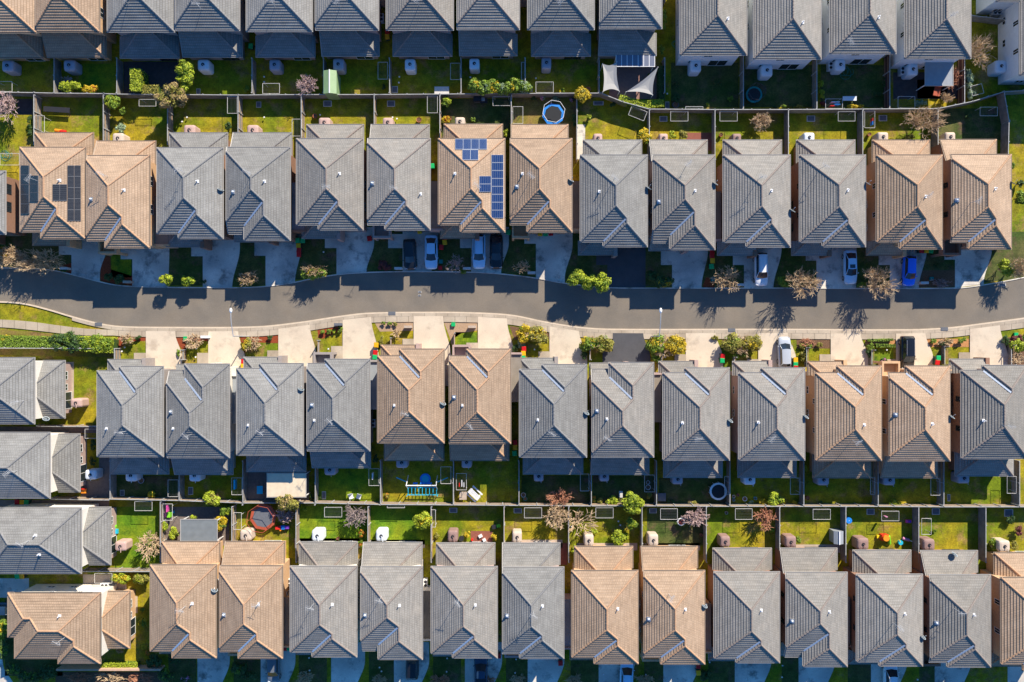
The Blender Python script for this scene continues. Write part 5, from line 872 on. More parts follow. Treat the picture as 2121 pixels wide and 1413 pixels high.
# ------------------------------------------------------------------ cars
def make_car(kind, m):
    L, W, roofh = {'sedan': (4.7, 1.80, 1.43), 'hatch': (4.2, 1.76, 1.48), 'suv': (4.6, 1.86, 1.68), 'wagon': (4.75, 1.84, 1.6), 'ute': (5.1, 1.86, 1.72)}[kind]
    t = thing('parked_car', 'x', 'car', (0, 0, 0), 0, 'cars on the driveways'); hl, hw = L/2, W/2; tall = kind in ('suv', 'ute', 'wagon'); zb = .95 if not tall else 1.05
    st = [(-1.0, .70, .66), (-.985, .82, .86), (-.93, .92, .97), (-.8, .98, 1.0), (-.4, 1, 1.0), (0, 1, 1.0), (.35, 1, 1.0), (.55, .985, .97), (.75, .95, .91), (.9, .87, .82), (.97, .74, .70), (1.0, .56, .58)]
    if kind in ('hatch', 'suv', 'wagon'): st[1] = (-.985, .86, .95); st[2] = (-.95, .93, 1.0)
    b = MB(); rings = []
    for y, wf, zf in st:
        x, z = hw*wf, zb*zf; rings.append([(-x*.92, y*hl, .25), (-x, y*hl, .42), (-x, y*hl, z*.70), (-x*.95, y*hl, z*.90), (-x*.84, y*hl, z*.975), (-x*.4, y*hl, z*1.01), (0, y*hl, z*1.02), (x*.4, y*hl, z*1.01), (x*.84, y*hl, z*.975), (x*.95, y*hl, z*.90), (x, y*hl, z*.70), (x, y*hl, .42), (x*.92, y*hl, .25)])
    b.loft(rings); b.build('body', m, t, smooth=True)
    # cabin: (rear base, rear roof, front roof, front base) along y
    rb0, rr, fr_, fb0 = {'sedan': (-.80, -.46, .12, .47), 'hatch': (-.94, -.76, .16, .50), 'suv': (-.95, -.84, .18, .50), 'wagon': (-.95, -.80, .15, .48), 'ute': (-.28, -.20, .16, .45)}[kind]
    bx, rx = hw*.86, hw*.66; z0, z1 = zb*.97, roofh
    Bq = lambda y, x, z: (x, y*hl, z)
    rbL, rbR, fbL, fbR = Bq(rb0, -bx*.92, z0), Bq(rb0, bx*.92, z0), Bq(fb0, -bx*.95, z0), Bq(fb0, bx*.95, z0)
    rtL, rtR, ftL, ftR = Bq(rr, -rx*.95, z1-.03), Bq(rr, rx*.95, z1-.03), Bq(fr_, -rx, z1-.02), Bq(fr_, rx, z1-.02)
    def lerp(a, c, s): return tuple(a[i]+(c[i]-a[i])*s for i in range(3))
    mid = lambda y0, y1: (y0+y1)/2*hl
    fm = (0, fb0*hl+.14, z0+.03); tm_ = (0, fr_*hl+.08, z1+.03); rm = (0, rb0*hl-.08, z0+.03); trm = (0, rr*hl-.05, z1)
    w_ = MB(); w_.face([fbR, fm, tm_, ftR][::-1]); w_.face([fm, fbL, ftL, tm_][::-1]); w_.build('windscreen', 'glass', t)
    w_ = MB(); w_.face([rbL, rm, trm, rtL][::-1]); w_.face([rm, rbR, rtR, trm][::-1]); w_.build('rear_window', 'glass', t)
    for a, c, d, e in ((rbL, fbL, ftL, rtL), (fbR, rbR, rtR, ftR)): w_ = MB(); w_.face([a, c, d, e][::-1]); w_.build('side_window', 'glass', t)
    rp = MB(); N = 5; g = []
    for j in range(N+1):
        y = j/N; row = []
        for i in range(N+1):
            x = i/N; p0 = lerp(rtL, rtR, x); p1 = lerp(ftL, ftR, x); p = lerp(p0, p1, y); e = (1-(2*x-1)**2)
            p = (p[0], p[1]+(.08*e if j == N else -.05*e if j == 0 else 0), p[2]+.05*e+.02*(1-(2*y-1)**2)); row.append(p)
        g.append(row)
    for j in range(N):
        for i in range(N): rp.face([g[j][i], g[j][i+1], g[j+1][i+1], g[j+1][i]])
    for k, (a, c) in enumerate(((rbL, rtL), (rbR, rtR), (fbL, ftL), (fbR, ftR))): rp.tube(a, c, .045, n=5)
    rp.build('roof_panel', m, t, smooth=True)
    for sx in (-1, 1):
        for sy in (-.62, .64):
            w_ = MB(); w_.tube((sx*(hw-.2), sy*hl, .33), (sx*(hw+.005), sy*hl, .33), .33, n=16); wo = w_.build('wheel', 'tyre', t); r_ = MB(); r_.tube((sx*(hw-.1), sy*hl, .33), (sx*(hw+.012), sy*hl, .33), .2, n=12); r_.build('rim', 'rim', wo)
        h_ = MB(); h_.loft([[(sx*hw*.45, hl*.955, zb*.62), (sx*hw*.82, hl*.90, zb*.62), (sx*hw*.82, hl*.88, zb*.80), (sx*hw*.5, hl*.93, zb*.80)], [(sx*hw*.47, hl*.985, zb*.62), (sx*hw*.86, hl*.93, zb*.62), (sx*hw*.85, hl*.90, zb*.83), (sx*hw*.5, hl*.955, zb*.83)]]); h_.build('headlight', 'lamp_glass', t)
        h_ = MB(); h_.box(min(sx*hw*.6, sx*hw*.86), -hl*.995, zb*.6, max(sx*hw*.6, sx*hw*.86), -hl*.93, zb*.82); h_.build('tail_light', 'tail_red', t)
        h_ = MB(); h_.loft([[(sx*hw*.95, hl*.36, zb*.92), (sx*hw*1.13, hl*.34, zb*.92), (sx*hw*1.13, hl*.37, zb*.92), (sx*hw*.95, hl*.40, zb*.92)], [(sx*hw*.95, hl*.36, zb*1.05), (sx*hw*1.15, hl*.34, zb*1.05), (sx*hw*1.15, hl*.38, zb*1.05), (sx*hw*.95, hl*.40, zb*1.05)]]); h_.build('wing_mirror', m, t)
    if kind == 'ute': q = MB(); q.box(-hw*.8, -hl*.93, zb*.9, hw*.8, -hl*.33, zb*1.04); q.build('tray_cover', 'plastic_dark', t)
    if kind in ('suv', 'wagon'):
        for sx in (-1, 1): q = MB(); q.tube((sx*rx*.85, rr*hl*.9, z1+.06), (sx*rx*.85, fr_*hl*.8, z1+.06), .025); q.build('roof_rack', 'alu', t)
    return t
CARS = [(849, 527, 'hatch', 'car_black', 'down', 'black hatchback on driveway, left of the silver sedan', 3), (893, 522, 'sedan', 'car_paleblue_skytint', 'down', 'silver sedan on driveway right of black hatchback', 0), (992, 521, 'wagon', 'car_paleblue_skytint', 'down', 'silver wagon on driveway left of black sedan', 0), (1028, 521, 'sedan', 'car_black', 'down', 'black sedan on driveway right of silver wagon', 0),
        (1577, 558, 'suv', 'car_white', 'down', 'white four-wheel drive nose to the street, eleventh driveway above street', 1), (1762, 553, 'sedan', 'car_paleblue_skytint', 'down', 'silver sedan with sunroof, twelfth driveway above street', 1), (1884, 561, 'hatch', 'car_blue', 'down', 'bright blue hatchback on driveway above street', -2),
        (1625, 729, 'hatch', 'car_silver', 'up', 'silver hatchback nose up to street, below the street', 1), (1879, 731, 'suv', 'car_black', 'down', 'black four-wheel drive beside box hedges below street', 0),
        (566, 1383, 'hatch', 'car_grey', 'down', 'grey hatchback partly under roof of second house bottom row', 0), (854, 1376, 'hatch', 'car_black', 'up', 'dark hatchback half hidden below fourth house bottom row', -2), (996, 1392, 'ute', 'car_navy', 'up', 'dark blue pickup on fifth driveway of bottom row', 0), (1298, 1400, 'wagon', 'car_paleblue_skytint', 'up', 'pale blue wagon on seventh driveway of bottom row', -2), (1845, 1404, 'suv', 'car_white', 'up', 'white van-like four-wheel drive on eleventh driveway of bottom row', 0), (-8, 1262, 'hatch', 'car_navy', 'up', 'dark car cut by left edge above bottom left house', 90)]
for px, py, k, m, d, lab, a in CARS:
    t = make_car(k, m); p = P(px, py, .8); t.location = (p[0], p[1], .016 if py < 650 or py > 900 else .13); t.rotation_euler = (0, 0, (math.pi if d == 'down' else 0)+R(a)); t['label'] = lab
    if px == 1762: q = MB(); q.box(-.36, -.28, 1.475, .36, .22, 1.492); q.build('sunroof', 'glass', t)
# ------------------------------------------------------------------ street lamps
for px, py, hy in [(515, 697, 645), (1349, 697, 645)]:
    p = P(px, py); t = thing('street_lamp', f"curved grey street lamp reaching over road, {'left' if px < 900 else 'right'} of the two", 'street lamp', p, 0, 'street lamps'); hh = 6.2; pp = MB(); ty = P(px, hy, hh+.9)[1]-p[1]
    prev = Vector((0, 0, 0)); 
    pts = [(0, 0, hh)]+[(0, ty*(.06+.94*(i/8)), hh+.9*math.sin(min(1, i/8*1.2)*math.pi/2)) for i in range(1, 9)]
    pp.tube((0, 0, 0), pts[0], .09, .065, n=8)
    for a, c in zip(pts, pts[1:]): pp.tube(a, c, .055, n=6)
    pp.build('pole', 'lamp_pole', t); l = MB(); e = pts[-1]; l.loft([[(e[0]+.2*c_*math.cos(k*math.pi/5), e[1]+.1+.36*c_*math.sin(k*math.pi/5), e[2]+z) for k in range(10)] for c_, z in ((.7, -.08), (1, 0), (.75, .1))]); l.build('lamp_head', 'white_paint', t, smooth=True)
# ------------------------------------------------------------------ yard things
def prop(name, label, cat, px, py, z=0, rz=0, group=None):
    p = P(px, py, z); return thing(name, label, cat, (p[0], p[1], 0), rz, group)
def trampoline(px, py, r, pad, label, sides=8, pole=True, net='frame_white', bed='tramp_black'):
    t = prop('trampoline', label, 'trampoline', px, py, .9); r = r/PPM; n = sides
    a = MB(); a.face([(r*.78*math.cos(2*math.pi*k/n+.2), r*.78*math.sin(2*math.pi*k/n+.2), .9) for k in range(n)]); a.build('mat', bed, t)
    a = MB()
    for k in range(n):
        t0, t1 = 2*math.pi*k/n+.2, 2*math.pi*(k+1)/n+.2; q = [(math.cos(t0), math.sin(t0)), (math.cos(t1), math.sin(t1))]
        a.face([(r*.78*q[0][0], r*.78*q[0][1], .92), (r*q[0][0], r*q[0][1], .90), (r*q[1][0], r*q[1][1], .90), (r*.78*q[1][0], r*.78*q[1][1], .92)]); a.face([(r*q[0][0], r*q[0][1], .78), (r*q[1][0], r*q[1][1], .78), (r*q[1][0], r*q[1][1], .90), (r*q[0][0], r*q[0][1], .90)])
    a.build('pad', pad, t); a = MB()
    for k in range(0, n, 2 if n > 6 else 1):
        t0 = 2*math.pi*k/n+.2; a.tube((r*math.cos(t0), r*math.sin(t0), 0), (r*math.cos(t0), r*math.sin(t0), 2.4 if pole else .8), .03)
    if pole:
        for k in range(n):
            t0, t1 = 2*math.pi*k/n+.2, 2*math.pi*(k+1)/n+.2; a.tube((r*math.cos(t0), r*math.sin(t0), 2.4), (r*math.cos(t1), r*math.sin(t1), 2.4), .03)
    a.build('net_poles', net, t)
trampoline(1146, 237, 23, 'blue_pad', 'blue-padded octagonal trampoline behind eighth house above street', 8, True, 'frame_white')
trampoline(1562, 196, 17, 'teal_pad', 'teal-edged round trampoline in dark yard of top row', 16, True, 'frame_dark')
trampoline(1488, 1018, 18, 'frame_white', 'white-rimmed black round trampoline behind ninth house below street', 20, False)
trampoline(545, 1071, 28, 'orange_pad', 'orange-edged trampoline behind second house of bottom row', 8, True, 'orange_pad', 'cover_grey')  # grey bed: sheen on the mat put into its colour
trampoline(1411, 1081, 8, 'frame_white', 'small round red-topped trampoline behind eighth house of bottom row', 12, False, bed='rust')
# red mat disc for the small one
# sheds, pergolas
def flatroof(label, x0, y0, x1, y1, z, m, name='pergola', cat='pergola', slats=None, posts=True, th=.08):
    c = P((x0+x1)/2, (y0+y1)/2, z); k = (1-z/H)/PPM; w2, d2 = (x1-x0)*k/2, (y1-y0)*k/2; t = thing(name, label, cat, (c[0], c[1], 0))
    b = MB(); b.box(-w2, -d2, z-th, w2, d2, z); b.build('roof_sheet', m, t)
    f = MB()
    for x in ([-w2+2*w2*i/slats for i in range(slats+1)] if slats else [-w2, w2]): f.box(x-.04, -d2-.03, z-.03, x+.04, d2+.03, z+.035)
    f.box(-w2-.05, -d2-.1, z-.04, w2+.05, -d2-.03, z+.04); f.box(-w2-.05, d2+.03, z-.04, w2+.05, d2+.1, z+.04); f.build('roof_frame', 'frame_white' if slats else 'gutter_grey', t)
    for sx in (-1, 1):
        for sy in (-1, 1): p_ = MB(); p_.box(sx*(w2-.1)-.05, sy*(d2-.1)-.05, 0, sx*(w2-.1)+.05, sy*(d2-.1)+.05, z-.08); p_.build('post', 'frame_white', t)
    return t
flatroof('clear-roofed pergola with white beams by shade sails', 1276, 114, 1356, 137, 2.7, 'clear_roof', slats=7)
flatroof('cream corrugated patio roof behind third house below street', 553, 981, 634, 1029, 2.6, 'metal_cream', 'patio_cover', 'patio cover')
flatroof('slate-grey patio roof behind first house of bottom row', 374, 1077, 450, 1122, 2.6, 'metal_slate', 'patio_cover', 'patio cover')
flatroof('pale metal patio roof behind fourteenth house of top row', 1916, 128, 1974, 177, 2.6, 'metal_blue', 'patio_cover', 'patio cover')
# green garden shed, gabled
def shed(label, x0, y0, x1, y1, m, wall, z=2.0, along='y'):
    c = P((x0+x1)/2, (y0+y1)/2, z); k = (1-z/H)/PPM; w2, d2 = (x1-x0)*k/2, (y1-y0)*k/2; t = thing('garden_shed', label, 'shed', (c[0], c[1], 0)); zr = z+.35
    w_ = MB(); w_.box(-w2+.06, -d2+.06, 0, w2-.06, d2-.06, z-.05); w_.build('shed_wall', wall, t)
    b = MB(); b.face([(-w2, -d2, z), (0, -d2, zr), (0, d2, zr), (-w2, d2, z)][::-1], [(0, 0), (w2, 0), (w2, 2*d2), (0, 2*d2)][::-1]); b.face([(w2, d2, z), (0, d2, zr), (0, -d2, zr), (w2, -d2, z)][::-1], [(0, 2*d2), (w2, 2*d2), (w2, 0), (0, 0)][::-1])
    b.face([(-w2, -d2, z), (w2, -d2, z), (0, -d2, zr)]); b.face([(w2, d2, z), (-w2, d2, z), (0, d2, zr)]); b.face([(-w2, -d2, z-.04), (w2, -d2, z-.04), (w2, d2, z-.04), (-w2, d2, z-.04)]); b.build('shed_roof', m, t)
    r = MB(); r.box(-.07, -d2-.02, zr-.01, .07, d2+.02, zr+.04); r.build('ridge_cap', 'white_paint', t); d = MB(); d.box(-.4, -d2+.02, .05, .4, -d2+.055, 1.75); d.build('door', m, t)
shed('pale green corrugated garden shed with white ridge, top row yard', 670, 146, 697, 194, 'metal_green', 'metal_green', 2.9)
shed('small blue-grey garden shed behind tenth house of bottom row', 1727, 1100, 1747, 1127, 'metal_blue', 'metal_blue', 1.8)
# shade sails
def sail(label, pts, m='sail'):
    q = [Vector(P(x, y, z)) for x, y, z in pts]; c = sum(q, Vector())/len(q); t = thing('shade_sail', label, 'shade sail', (c.x, c.y, 0)); c.z -= .25; b = MB(); N = 8
    for i in range(len(q)):
        a, d = q[i], q[(i+1) % len(q)]; prev = None
        for j in range(N):
            def ed(s): p = a.lerp(d, s); return p.lerp(c, .22*4*s*(1-s)*.8)
            p0, p1 = ed(j/N), ed((j+1)/N); b.face([p0, p1, p1.lerp(c, .5)+Vector((0, 0, -.05)), p0.lerp(c, .5)+Vector((0, 0, -.05))]); b.face([p0.lerp(c, .5)+Vector((0, 0, -.05)), p1.lerp(c, .5)+Vector((0, 0, -.05)), c])
    b.build('canvas', m, t, world=True, smooth=False)
    for p in q: k = MB(); k.tube((p.x, p.y, 0), (p.x, p.y, p.z), .045); k.build('mast', 'frame_white', t, world=True)
sail('four-cornered pale shade sail left over pink deck', [(1248, 132, 2.9), (1278, 128, 2.9), (1283, 189, 2.3), (1249, 190, 2.5)]); sail('triangular pale shade sail right over pink deck', [(1297, 190, 2.3), (1363, 139, 3.0), (1352, 197, 2.4)])
# air conditioners
def aircon(px, py, rz=0, z=.9):
    t = prop('air_conditioner', f"white twin-fan air conditioner {near(px, py)}", 'air conditioner', px, py, z, rz, 'outdoor air conditioners'); b = MB(); b.box(-.55, -.28, 0, .55, .28, .9); b.build('casing', 'white_paint', t)
    for s in (-1, 1): f = MB(); f.tube((s*.26, 0, .9), (s*.26, 0, .93), .2, n=14); f.build('fan', 'plastic_dark', t)
for a in [(790, 36, 1.57), (1721, 136, 1.57), (1870, 146, 1.57), (773, 877, 1.57), (881, 1209, 1.57), (598, 1208, 1.57), (216, 1213, 0), (2066, 26, 0)]: aircon(*a)
# flat drain and pit covers on the lawns
for x0, y0, x1, y1 in [(531, 211, 541, 223), (670, 209, 687, 221), (802, 209, 818, 221), (1366, 241, 1382, 252), (1671, 240, 1688, 252), (1820, 239, 1837, 251), (1064, 1053, 1081, 1063), (1345, 1053, 1360, 1063), (931, 1052, 947, 1062), (1795, 1054, 1811, 1066), (1930, 1053, 1946, 1066), (2080, 1055, 2098, 1070), (249, 1015, 258, 1027), (390, 1009, 400, 1025), (667, 1018, 675, 1034), (1378, 211, 1386, 225), (1962, 1024, 1968, 1038), (812, 179, 824, 193), (407, 184, 415, 195), (1229, 210, 1250, 218), (1099, 178, 1103, 190), (866, 603, 873, 607), (866, 610, 872, 614), (2068, 586, 2083, 593)]:
    c = P((x0+x1)/2, (y0+y1)/2); t = thing('drain_cover', f"square grey drain cover {near((x0+x1)/2, (y0+y1)/2) if y0 < 590 or y0 > 620 else 'in the road asphalt'}", 'drain cover', (c[0], c[1], 0), 0, 'drain covers')
    w2, d2 = (x1-x0)/PPM/2, (y1-y0)/PPM/2; b = MB(); b.box(-w2, -d2, 0, w2, d2, .05); b.build('rim', 'pale_stone', t); b = MB(); b.box(-w2*.84, -d2*.84, .03, w2*.84, d2*.84, .06); b.build('cover', 'cover_grey', t)
# kerb gully inlets
for px in [812, 1515, 1955, 2190, 205]:
    y = rb(px)+1; c = P(px, y+2); b = MB(); b.box(-.5, -.25, 0, .5, .25, .15); b.box(-.42, -.2, .15, .42, .2, .165); o = b.build('gully_grate', 'cover_grey'); o.location = c; tag(o, f"dark kerb gully grate {near(px, y+40)}", 'drain grate', 'kerb gully grates')
# swing set
t = prop('swing_set', 'blue and white swing set frame behind fifth house below street', 'swing set', 874, 1003, 1.2); t.scale = (1.22, 1.25, 1.1); b = MB()
for x in (-1.65, 1.65): b.tube((x, .8, 0), (x, 0, 2.1), .05); b.tube((x, -.8, 0), (x, 0, 2.1), .05)
b.tube((-1.7, 0, 2.1), (1.7, 0, 2.1), .06); b.build('frame', 'frame_white', t)
b = MB(); b.box(-1.6, -1.3, .5, 1.6, -1.22, .58); b.box(-1.6, -.5, .5, 1.6, -.42, .58)
for k in range(9): b.box(-1.6+k*.4-.03, -1.3, .58, -1.6+k*.4+.03, -.42, .63)
for s in (-1, 1): b.tube((s*1.7, .2, .9), (s*2.9, .7, .9), .05); b.tube((s*1.7, -1.3, 0), (s*1.7, -1.3, 1.2), .05)
b.build('ladder', 'toy_cyan', t); 
for x in (-.8, 0, .8): b = MB(); b.tube((x-.2, 0, 2.1), (x-.2, 0, .5), .012, n=4); b.tube((x+.2, 0, 2.1), (x+.2, 0, .5), .012, n=4); b.box(x-.25, -.1, .45, x+.25, .1, .5); b.build('swing', 'toy_blue', t)
t = prop('paddling_pool', 'round blue paddling pool beside the blue swing set', 'paddling pool', 881, 992, .1); b = MB(); b.tube((0, 0, 0), (0, 0, .18), .74, n=24); b.build('pool_wall', 'toy_blue', t); b = MB(); b.loft([[(c*math.cos(k*.393), c*math.sin(k*.393), z) for k in range(16)] for c, z in ((.5, .181), (.3, .19))]); b.build('pool_floor', 'toy_cyan', t)
# furniture and toys
def chair(px, py, rz, label, m='white_paint'):
    t = prop('garden_chair', label, 'chair', px, py, .4, rz, 'garden chairs'); b = MB(); b.box(-.3, -.3, .38, .3, .3, .43); b.build('seat', m, t); b = MB(); b.loft([[(-.3, .28, .43), (.3, .28, .43), (.3, .33, .43), (-.3, .33, .43)], [(-.26, .45, .95), (.26, .45, .95), (.26, .49, .95), (-.26, .49, .95)]]); b.build('backrest', m, t)
    for x in (-.26, .26):
        for y in (-.26, .26): b = MB(); b.box(x-.03, y-.03, 0, x+.03, y+.03, .38); b.build('leg', m, t)
chair(727, 1029, .3, 'white garden chair, left of pair behind fourth house below street'); chair(743, 1029, -.3, 'white garden chair, right of pair behind fourth house below street')
t = prop('picnic_bench', 'white slatted picnic bench tilted on sunlit lawn', 'bench', 982, 1024, .6, -.75); b = MB()
for k in range(5): b.box(-.9, -.35+k*.15, .7, .9, -.24+k*.15, .74)
b.build('table_top', 'white_paint', t)
for y in (-.75, .6): b = MB(); b.box(-.9, y, .4, .9, y+.2, .44); b.build('seat', 'white_paint', t)
b = MB()
for x in (-.7, .7): b.box(x-.04, -.7, .34, x+.04, .75, .39); b.box(x-.04, -.4, 0, x+.04, -.32, .7); b.box(x-.04, .32, 0, x+.04, .4, .7)
b.build('leg_frame', 'white_paint', t)
def table(px, py, w_, d_, m, label, z=.75, rz=0):
    t = prop('garden_table', label, 'table', px, py, z, rz); b = MB(); b.box(-w_/2, -d_/2, z-.05, w_/2, d_/2, z); b.build('table_top', m, t)
    for sx in (-1, 1):
        for sy in (-1, 1): b = MB(); b.box(sx*w_*.42-.03, sy*d_*.42-.03, 0, sx*w_*.42+.03, sy*d_*.42+.03, z-.05); b.build('leg', 'frame_dark', t)
table(117, 227, 3.6, .7, 'plastic_dark', 'long black garden table behind first house above street', .8, -.06); table(915, 187, 2.0, 1.0, 'pale_stone', 'pale stone table at back fence of top row yard'); table(538, 1015, .8, 1.1, 'toy_cyan', 'teal outdoor stove table beside cream patio roof'); table(1002, 208, 1.0, .7, 'plastic_dark', 'dark outdoor table behind seventh house above street'); table(959, 1027, 1.0, 1.1, 'patio', 'square tan table on sunny lawn beside white bench'); table(1371, 1030, 1.1, 1.1, 'cover_grey', 'grey square table behind ninth house below street', .6); table(1286, 1024, .5, .9, 'pale_stone', 'narrow white table behind eighth house below street', .6); table(1760, 204, 1.9, .6, 'tank_white', 'long white plastic table behind thirteenth house of top row', .6)
def toy(name, label, px, py, parts, rz=0):
    t = prop(name, label, {'barbecue': 'barbecue', 'kayak': 'kayak', 'lounge_chair': 'lounger', 'lawn_mower': 'lawn mower', 'folding_seat': 'chair', 'storage_box': 'box', 'storage_bag': 'bag', 'red_bottle': 'bottle', 'garden_hose': 'hose'}.get(name, 'toy'), px, py, .3, rz, None)
    for nm, m, a in parts:
        b = MB()
        if a[0] == 'b': b.box(*a[1:])
        elif a[0] == 't': b.tube(*a[1:], n=12)
        b.build(nm, m, t)
toy('toy_slide', 'red and green plastic toy slide on sunny lawn of bottom row', 1830, 1112, [('tower', 'toy_red', ('b', -.45, -.4, 0, .45, .4, .9)), ('slide', 'toy_green', ('t', (.5, .2, .75), (.9, -1.0, .15), .22)), ('roof', 'toy_orange', ('t', (0, 0, .9), (0, 0, 1.2), .42)), ('step', 'toy_yellow', ('b', -.9, -.2, 0, -.45, .2, .35))])
toy('toy_bucket', 'blue plastic toy bucket cart on lawn of bottom row', 1865, 1124, [('tub', 'toy_cyan', ('t', (0, 0, .05), (0, 0, .45), .32)), ('handle', 'toy_yellow', ('t', (0, 0, .4), (-.3, .5, .5), .05))])
toy('toy_scooter', 'pale lilac toy scooter beside blue tub, bottom row', 1879, 1118, [('deck', 'petal_pink', ('t', (-.6, .2, .2), (.3, -.1, .2), .2)), ('mast', 'white_paint', ('t', (.3, -.1, .2), (.5, -.15, .7), .04))])
toy('toy_train', 'red blue and purple toy train by orange trampoline', 585, 1093, [('engine', 'toy_red', ('b', -.9, -.2, .05, -.2, .25, .6)), ('wagon', 'toy_blue', ('b', -.15, -.2, .05, .35, .3, .55)), ('caboose', 'toy_purple', ('b', .4, -.15, .05, .9, .25, .5)), ('funnel', 'toy_orange', ('t', (-.2, -.3, 0), (-.2, -.3, .6), .12))])
toy('toy_car', 'pink toy car behind eleventh house of bottom row', 1882, 1080, [('body', 'toy_pink', ('b', -.35, -.2, .08, .35, .2, .4)), ('seat', 'toy_purple', ('b', -.1, -.15, .4, .2, .15, .55))])
toy('toy_ball', 'big blue exercise ball at fence of bottom row', 1756, 1077, [('ball', 'toy_blue', ('t', (0, 0, .02), (0, 0, .75), .42)), ('valve', 'white_paint', ('t', (0, 0, .75), (0, 0, .78), .05))])
toy('kayak', 'orange and red toy kayak on first yard above street', 124, 271, [('hull', 'toy_orange', ('t', (-.7, .1, .2), (.2, 0, .2), .2)), ('seat', 'toy_red', ('t', (0, 0, .22), (.8, -.1, .2), .2))])
toy('toy_tub', 'lime green plastic tub beside third house of left column', 235, 1091, [('tub', 'toy_green', ('t', (0, 0, 0), (0, 0, .4), .35))])
toy('toy_mat', 'cyan plastic play mat beside third house of left column', 236, 1101, [('mat', 'toy_cyan', ('b', -.4, -.3, 0, .5, .3, .35))])
toy('lawn_mower', 'black and lime lawn mower behind fifth house of bottom row', 1028, 1091, [('deck', 'plastic_dark', ('b', -.6, -.25, .08, .0, .3, .4)), ('grass_box', 'toy_green', ('b', .05, -.15, .1, .6, .25, .4))], .2)
toy('folding_seat', 'orange cushion seat beside second house of left column', 174, 1017, [('cushion', 'toy_orange', ('b', -.35, -.3, .25, .35, .3, .45)), ('back', 'toy_red', ('b', -.35, .3, .25, .35, .4, .8))])
toy('toy_tub', 'lime plastic tub left of the slate patio roof', 350, 1064, [('tub', 'toy_green', ('b', -.2, -.5, 0, .25, .5, .5))])
toy('toy_box', 'hot pink toy box left of the slate patio roof', 342, 1066, [('box', 'toy_pink', ('b', -.2, -.3, 0, .25, .3, .6))])
toy('toy_block', 'small cyan toy block left of the slate patio roof', 358, 1061, [('block', 'toy_cyan', ('b', -.15, -.15, 0, .15, .15, .3))])
toy('lounge_chair', 'salmon-coloured lounger beside pale metal patio roof', 1941, 186, [('seat', 'orange_pad', ('b', -.45, -.9, .25, .45, .3, .45)), ('back', 'orange_pad', ('b', -.4, .3, .3, .4, .9, .85))], -.2)
toy('barbecue', 'black covered barbecue behind seventh house above street', 990, 208, [('hood', 'plastic_dark', ('b', -.6, -.3, .5, .5, .3, 1.0)), ('side_shelf', 'alu', ('b', .5, -.25, .8, .95, .25, .85)), ('cart', 'cover_grey', ('b', -.5, -.25, 0, .45, .25, .5))])
toy('barbecue', 'round black kettle barbecue behind fifth house of bottom row', 956, 1114, [('bowl', 'plastic_dark', ('t', (0, 0, .5), (0, 0, .9), .36)), ('stand', 'alu', ('t', (0, 0, 0), (0, 0, .5), .25))])
toy('storage_box', 'small white box on red deck, fifth yard of bottom row', 995, 1111, [('box', 'white_paint', ('b', -.25, -.2, 0, .25, .2, .3))], .5)
toy('storage_bag', 'white bag near house wall on red deck of bottom row', 1003, 1119, [('bag', 'white_paint', ('b', -.2, -.2, 0, .2, .2, .35))], .5)
toy('red_bottle', 'red gas bottle on red deck edge of bottom row', 978, 1118, [('bottle', 'toy_red', ('t', (0, 0, 0), (0, 0, .5), .15))])
for px, py, rr_, m, lab in [(8, 322, .7, 'teal_pad', 'teal garden hose loops on lawn at left edge'), (1397, 92, .5, 'teal_pad', 'coiled green hose beside eleventh house of top row'), (1748, 150, .9, 'teal_pad', 'dark green hose trailing on thirteenth yard of top row')]:
    t = prop('garden_hose', lab, 'hose', px, py, .05); b = MB(); pv = None; rnd = random.Random(px)
    for k in range(40):
        a = k*.5; q = (rr_*(.7+.3*math.sin(k*.37))*math.cos(a)+k*.012, rr_*1.1*(.7+.3*math.cos(k*.29))*math.sin(a), .03+.0006*k)
        if pv: b.tube(pv, q, .025, n=4, cap=False)
        pv = q
    b.build('hose_coil', m, t)
# plant pots
for px, py, r, m in [(653, 241, .3, 'terracotta'), (868, 249, .34, 'terracotta'), (932, 246, .25, 'terracotta'), (1493, 280, .25, 'terracotta'), (1399, 218, .42, 'cover_grey'), (1218, 186, .35, 'terracotta'), (1800, 279, .25, 'terracotta'), (1519, 1028, .2, 'tank_white'), (1528, 1025, .2, 'terracotta'), (1542, 1033, .3, 'tank_white'), (1564, 1032, .2, 'toy_cyan'), (1519, 1035, .18, 'toy_cyan'), (1342, 1009, .35, 'tank_white'), (1342, 999, .25, 'tank_white'), (1084, 1025, .32, 'pale_stone'), (1088, 1033, .28, 'teal_pad'), (1672, 1031, .28, 'bronze_pot' if False else 'rust'), (1452, 1108, .2, 'terracotta'), (293, 995, .4, 'tank_grey'), (1504, 1062, .2, 'pale_stone'), (700, 1115, .2, 'rust'), (202, 883, .2, 'toy_cyan'), (211, 885, .2, 'pale_stone'), (217, 892, .18, 'terracotta'), (950, 200, .2, 'terracotta')]:
    t = prop('plant_pot', f"{dict(terracotta='terracotta', cover_grey='dark grey', tank_white='white', toy_cyan='teal', pale_stone='pale', teal_pad='green', rust='dark red', tank_grey='bluish grey')[m]} round pot {near(px, py)}", 'pot', px, py, .3, 0, 'garden pots')
    b = MB(); b.loft([[(c*r*math.cos(k*.524), c*r*math.sin(k*.524), z) for k in range(12)] for c, z in ((.7, 0), (1, .45), (1.08, .46), (1.05, .52), (.9, .5), (.85, .42))]); b.build('pot', m, t); b = MB(); b.tube((0, 0, .3), (0, 0, .45), r*.84, n=12); b.build('soil', 'mulch_brown', t)
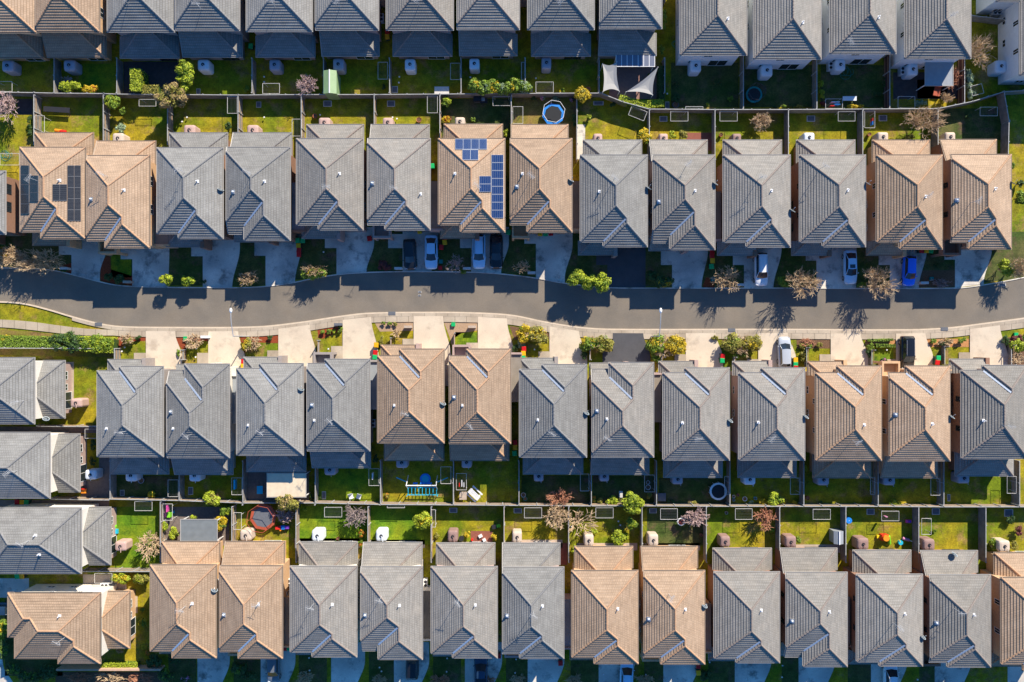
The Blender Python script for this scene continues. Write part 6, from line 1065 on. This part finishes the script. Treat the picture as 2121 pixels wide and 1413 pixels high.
# small solar garden lights (white dots)
for i, (px, py) in enumerate([(547, 243), (547, 159), (547, 170), (827, 159), (826, 171), (974, 160), (1110, 162), (1382, 194), (663, 238), (813, 243), (822, 246), (387, 243), (377, 252), (258, 720), (252, 728), (406, 722), (405, 740), (680, 723), (1107, 724), (1243, 725), (1378, 740), (1837, 725), (961, 722), (640, 1363), (641, 1389), (786, 1383), (790, 1391), (926, 1364), (925, 1392), (1069, 1366), (1067, 1394), (1250, 1397), (1343, 1368), (1338, 1398), (1470, 1372), (1621, 1379), (1620, 1403), (1749, 1379), (1901, 1408), (1184, 1091), (1281, 1080), (1285, 1088), (670, 522), (1083, 491)]):
    t = prop('garden_light', f"tiny white garden light {near(px, py)}", 'garden light', px, py, .4, 0, 'small garden lights'); b = MB(); b.tube((0, 0, 0), (0, 0, .35), .025); b.build('stake', 'alu', t); b = MB(); b.tube((0, 0, .35), (0, 0, .45), .12, .09, n=10); b.build('cap', 'white_paint', t)
# letter boxes on the street side
for px, py, m in [(845, 677, 'patio'), (978, 677, 'patio'), (939, 672, 'bin_green'), (132, 556, 'pale_stone'), (263, 584, 'patio'), (825, 556, 'pale_stone'), (967, 556, 'pale_stone'), (1101, 565, 'pale_stone'), (1535, 590, 'pale_stone'), (1915, 586, 'pale_stone'), (700, 672, 'cover_grey'), (424, 698, 'white_paint'), (384, 701, 'bin_green'), (913, 542, 'teal_pad'), (912, 555, 'bin_red'), (1477, 579, 'teal_pad'), (1930, 578, 'teal_pad'), (2105, 693, 'bin_green')]:
    if m in ('bin_green', 'teal_pad', 'bin_red'):
        t = prop('meter_lid', f"{'red' if m == 'bin_red' else 'green'} plastic utility marker box {near(px, py)}", 'utility box', px, py, .3, 0, 'utility boxes'); b = MB(); b.box(-.25, -.25, 0, .25, .25, .3); b.build('box', m, t); b = MB(); b.box(-.27, -.27, .3, .27, .27, .35); b.build('lid', m, t)
    else:
        t = prop('letter_box', f"{'tan' if m == 'patio' else 'grey'} block letter box {near(px, py)}", 'letter box', px, py, .9, 0, 'letter boxes'); b = MB(); b.box(-.5, -.14, 0, .5, .14, .95); b.build('pillar', m, t); b = MB(); b.box(-.54, -.17, .95, .54, .17, 1.0); b.build('cap_stone', m, t)
# ------------------------------------------------------------------ every label single
from collections import defaultdict
def uniq():
    D = defaultdict(list)
    for o in USED:
        if 'label' in o: D[o['label']].append(o)
    for lab, os_ in D.items():
        n = len(os_)
        if n < 2: continue
        xs = [o.location.x for o in os_]; ys = [o.location.y for o in os_]; vert = max(ys)-min(ys) > max(xs)-min(xs)
        os_.sort(key=lambda o: -o.location.y if vert else o.location.x)
        for i, o in enumerate(os_):
            if n == 2: s = (('upper', 'lower') if vert else ('left', 'right'))[i]+' one'
            else: s = f"{ORD[min(i, 15)]} from {'top' if vert else 'left'}"
            o['label'] = f"{lab}, {s}"
uniq()
bpy.context.view_layer.update()
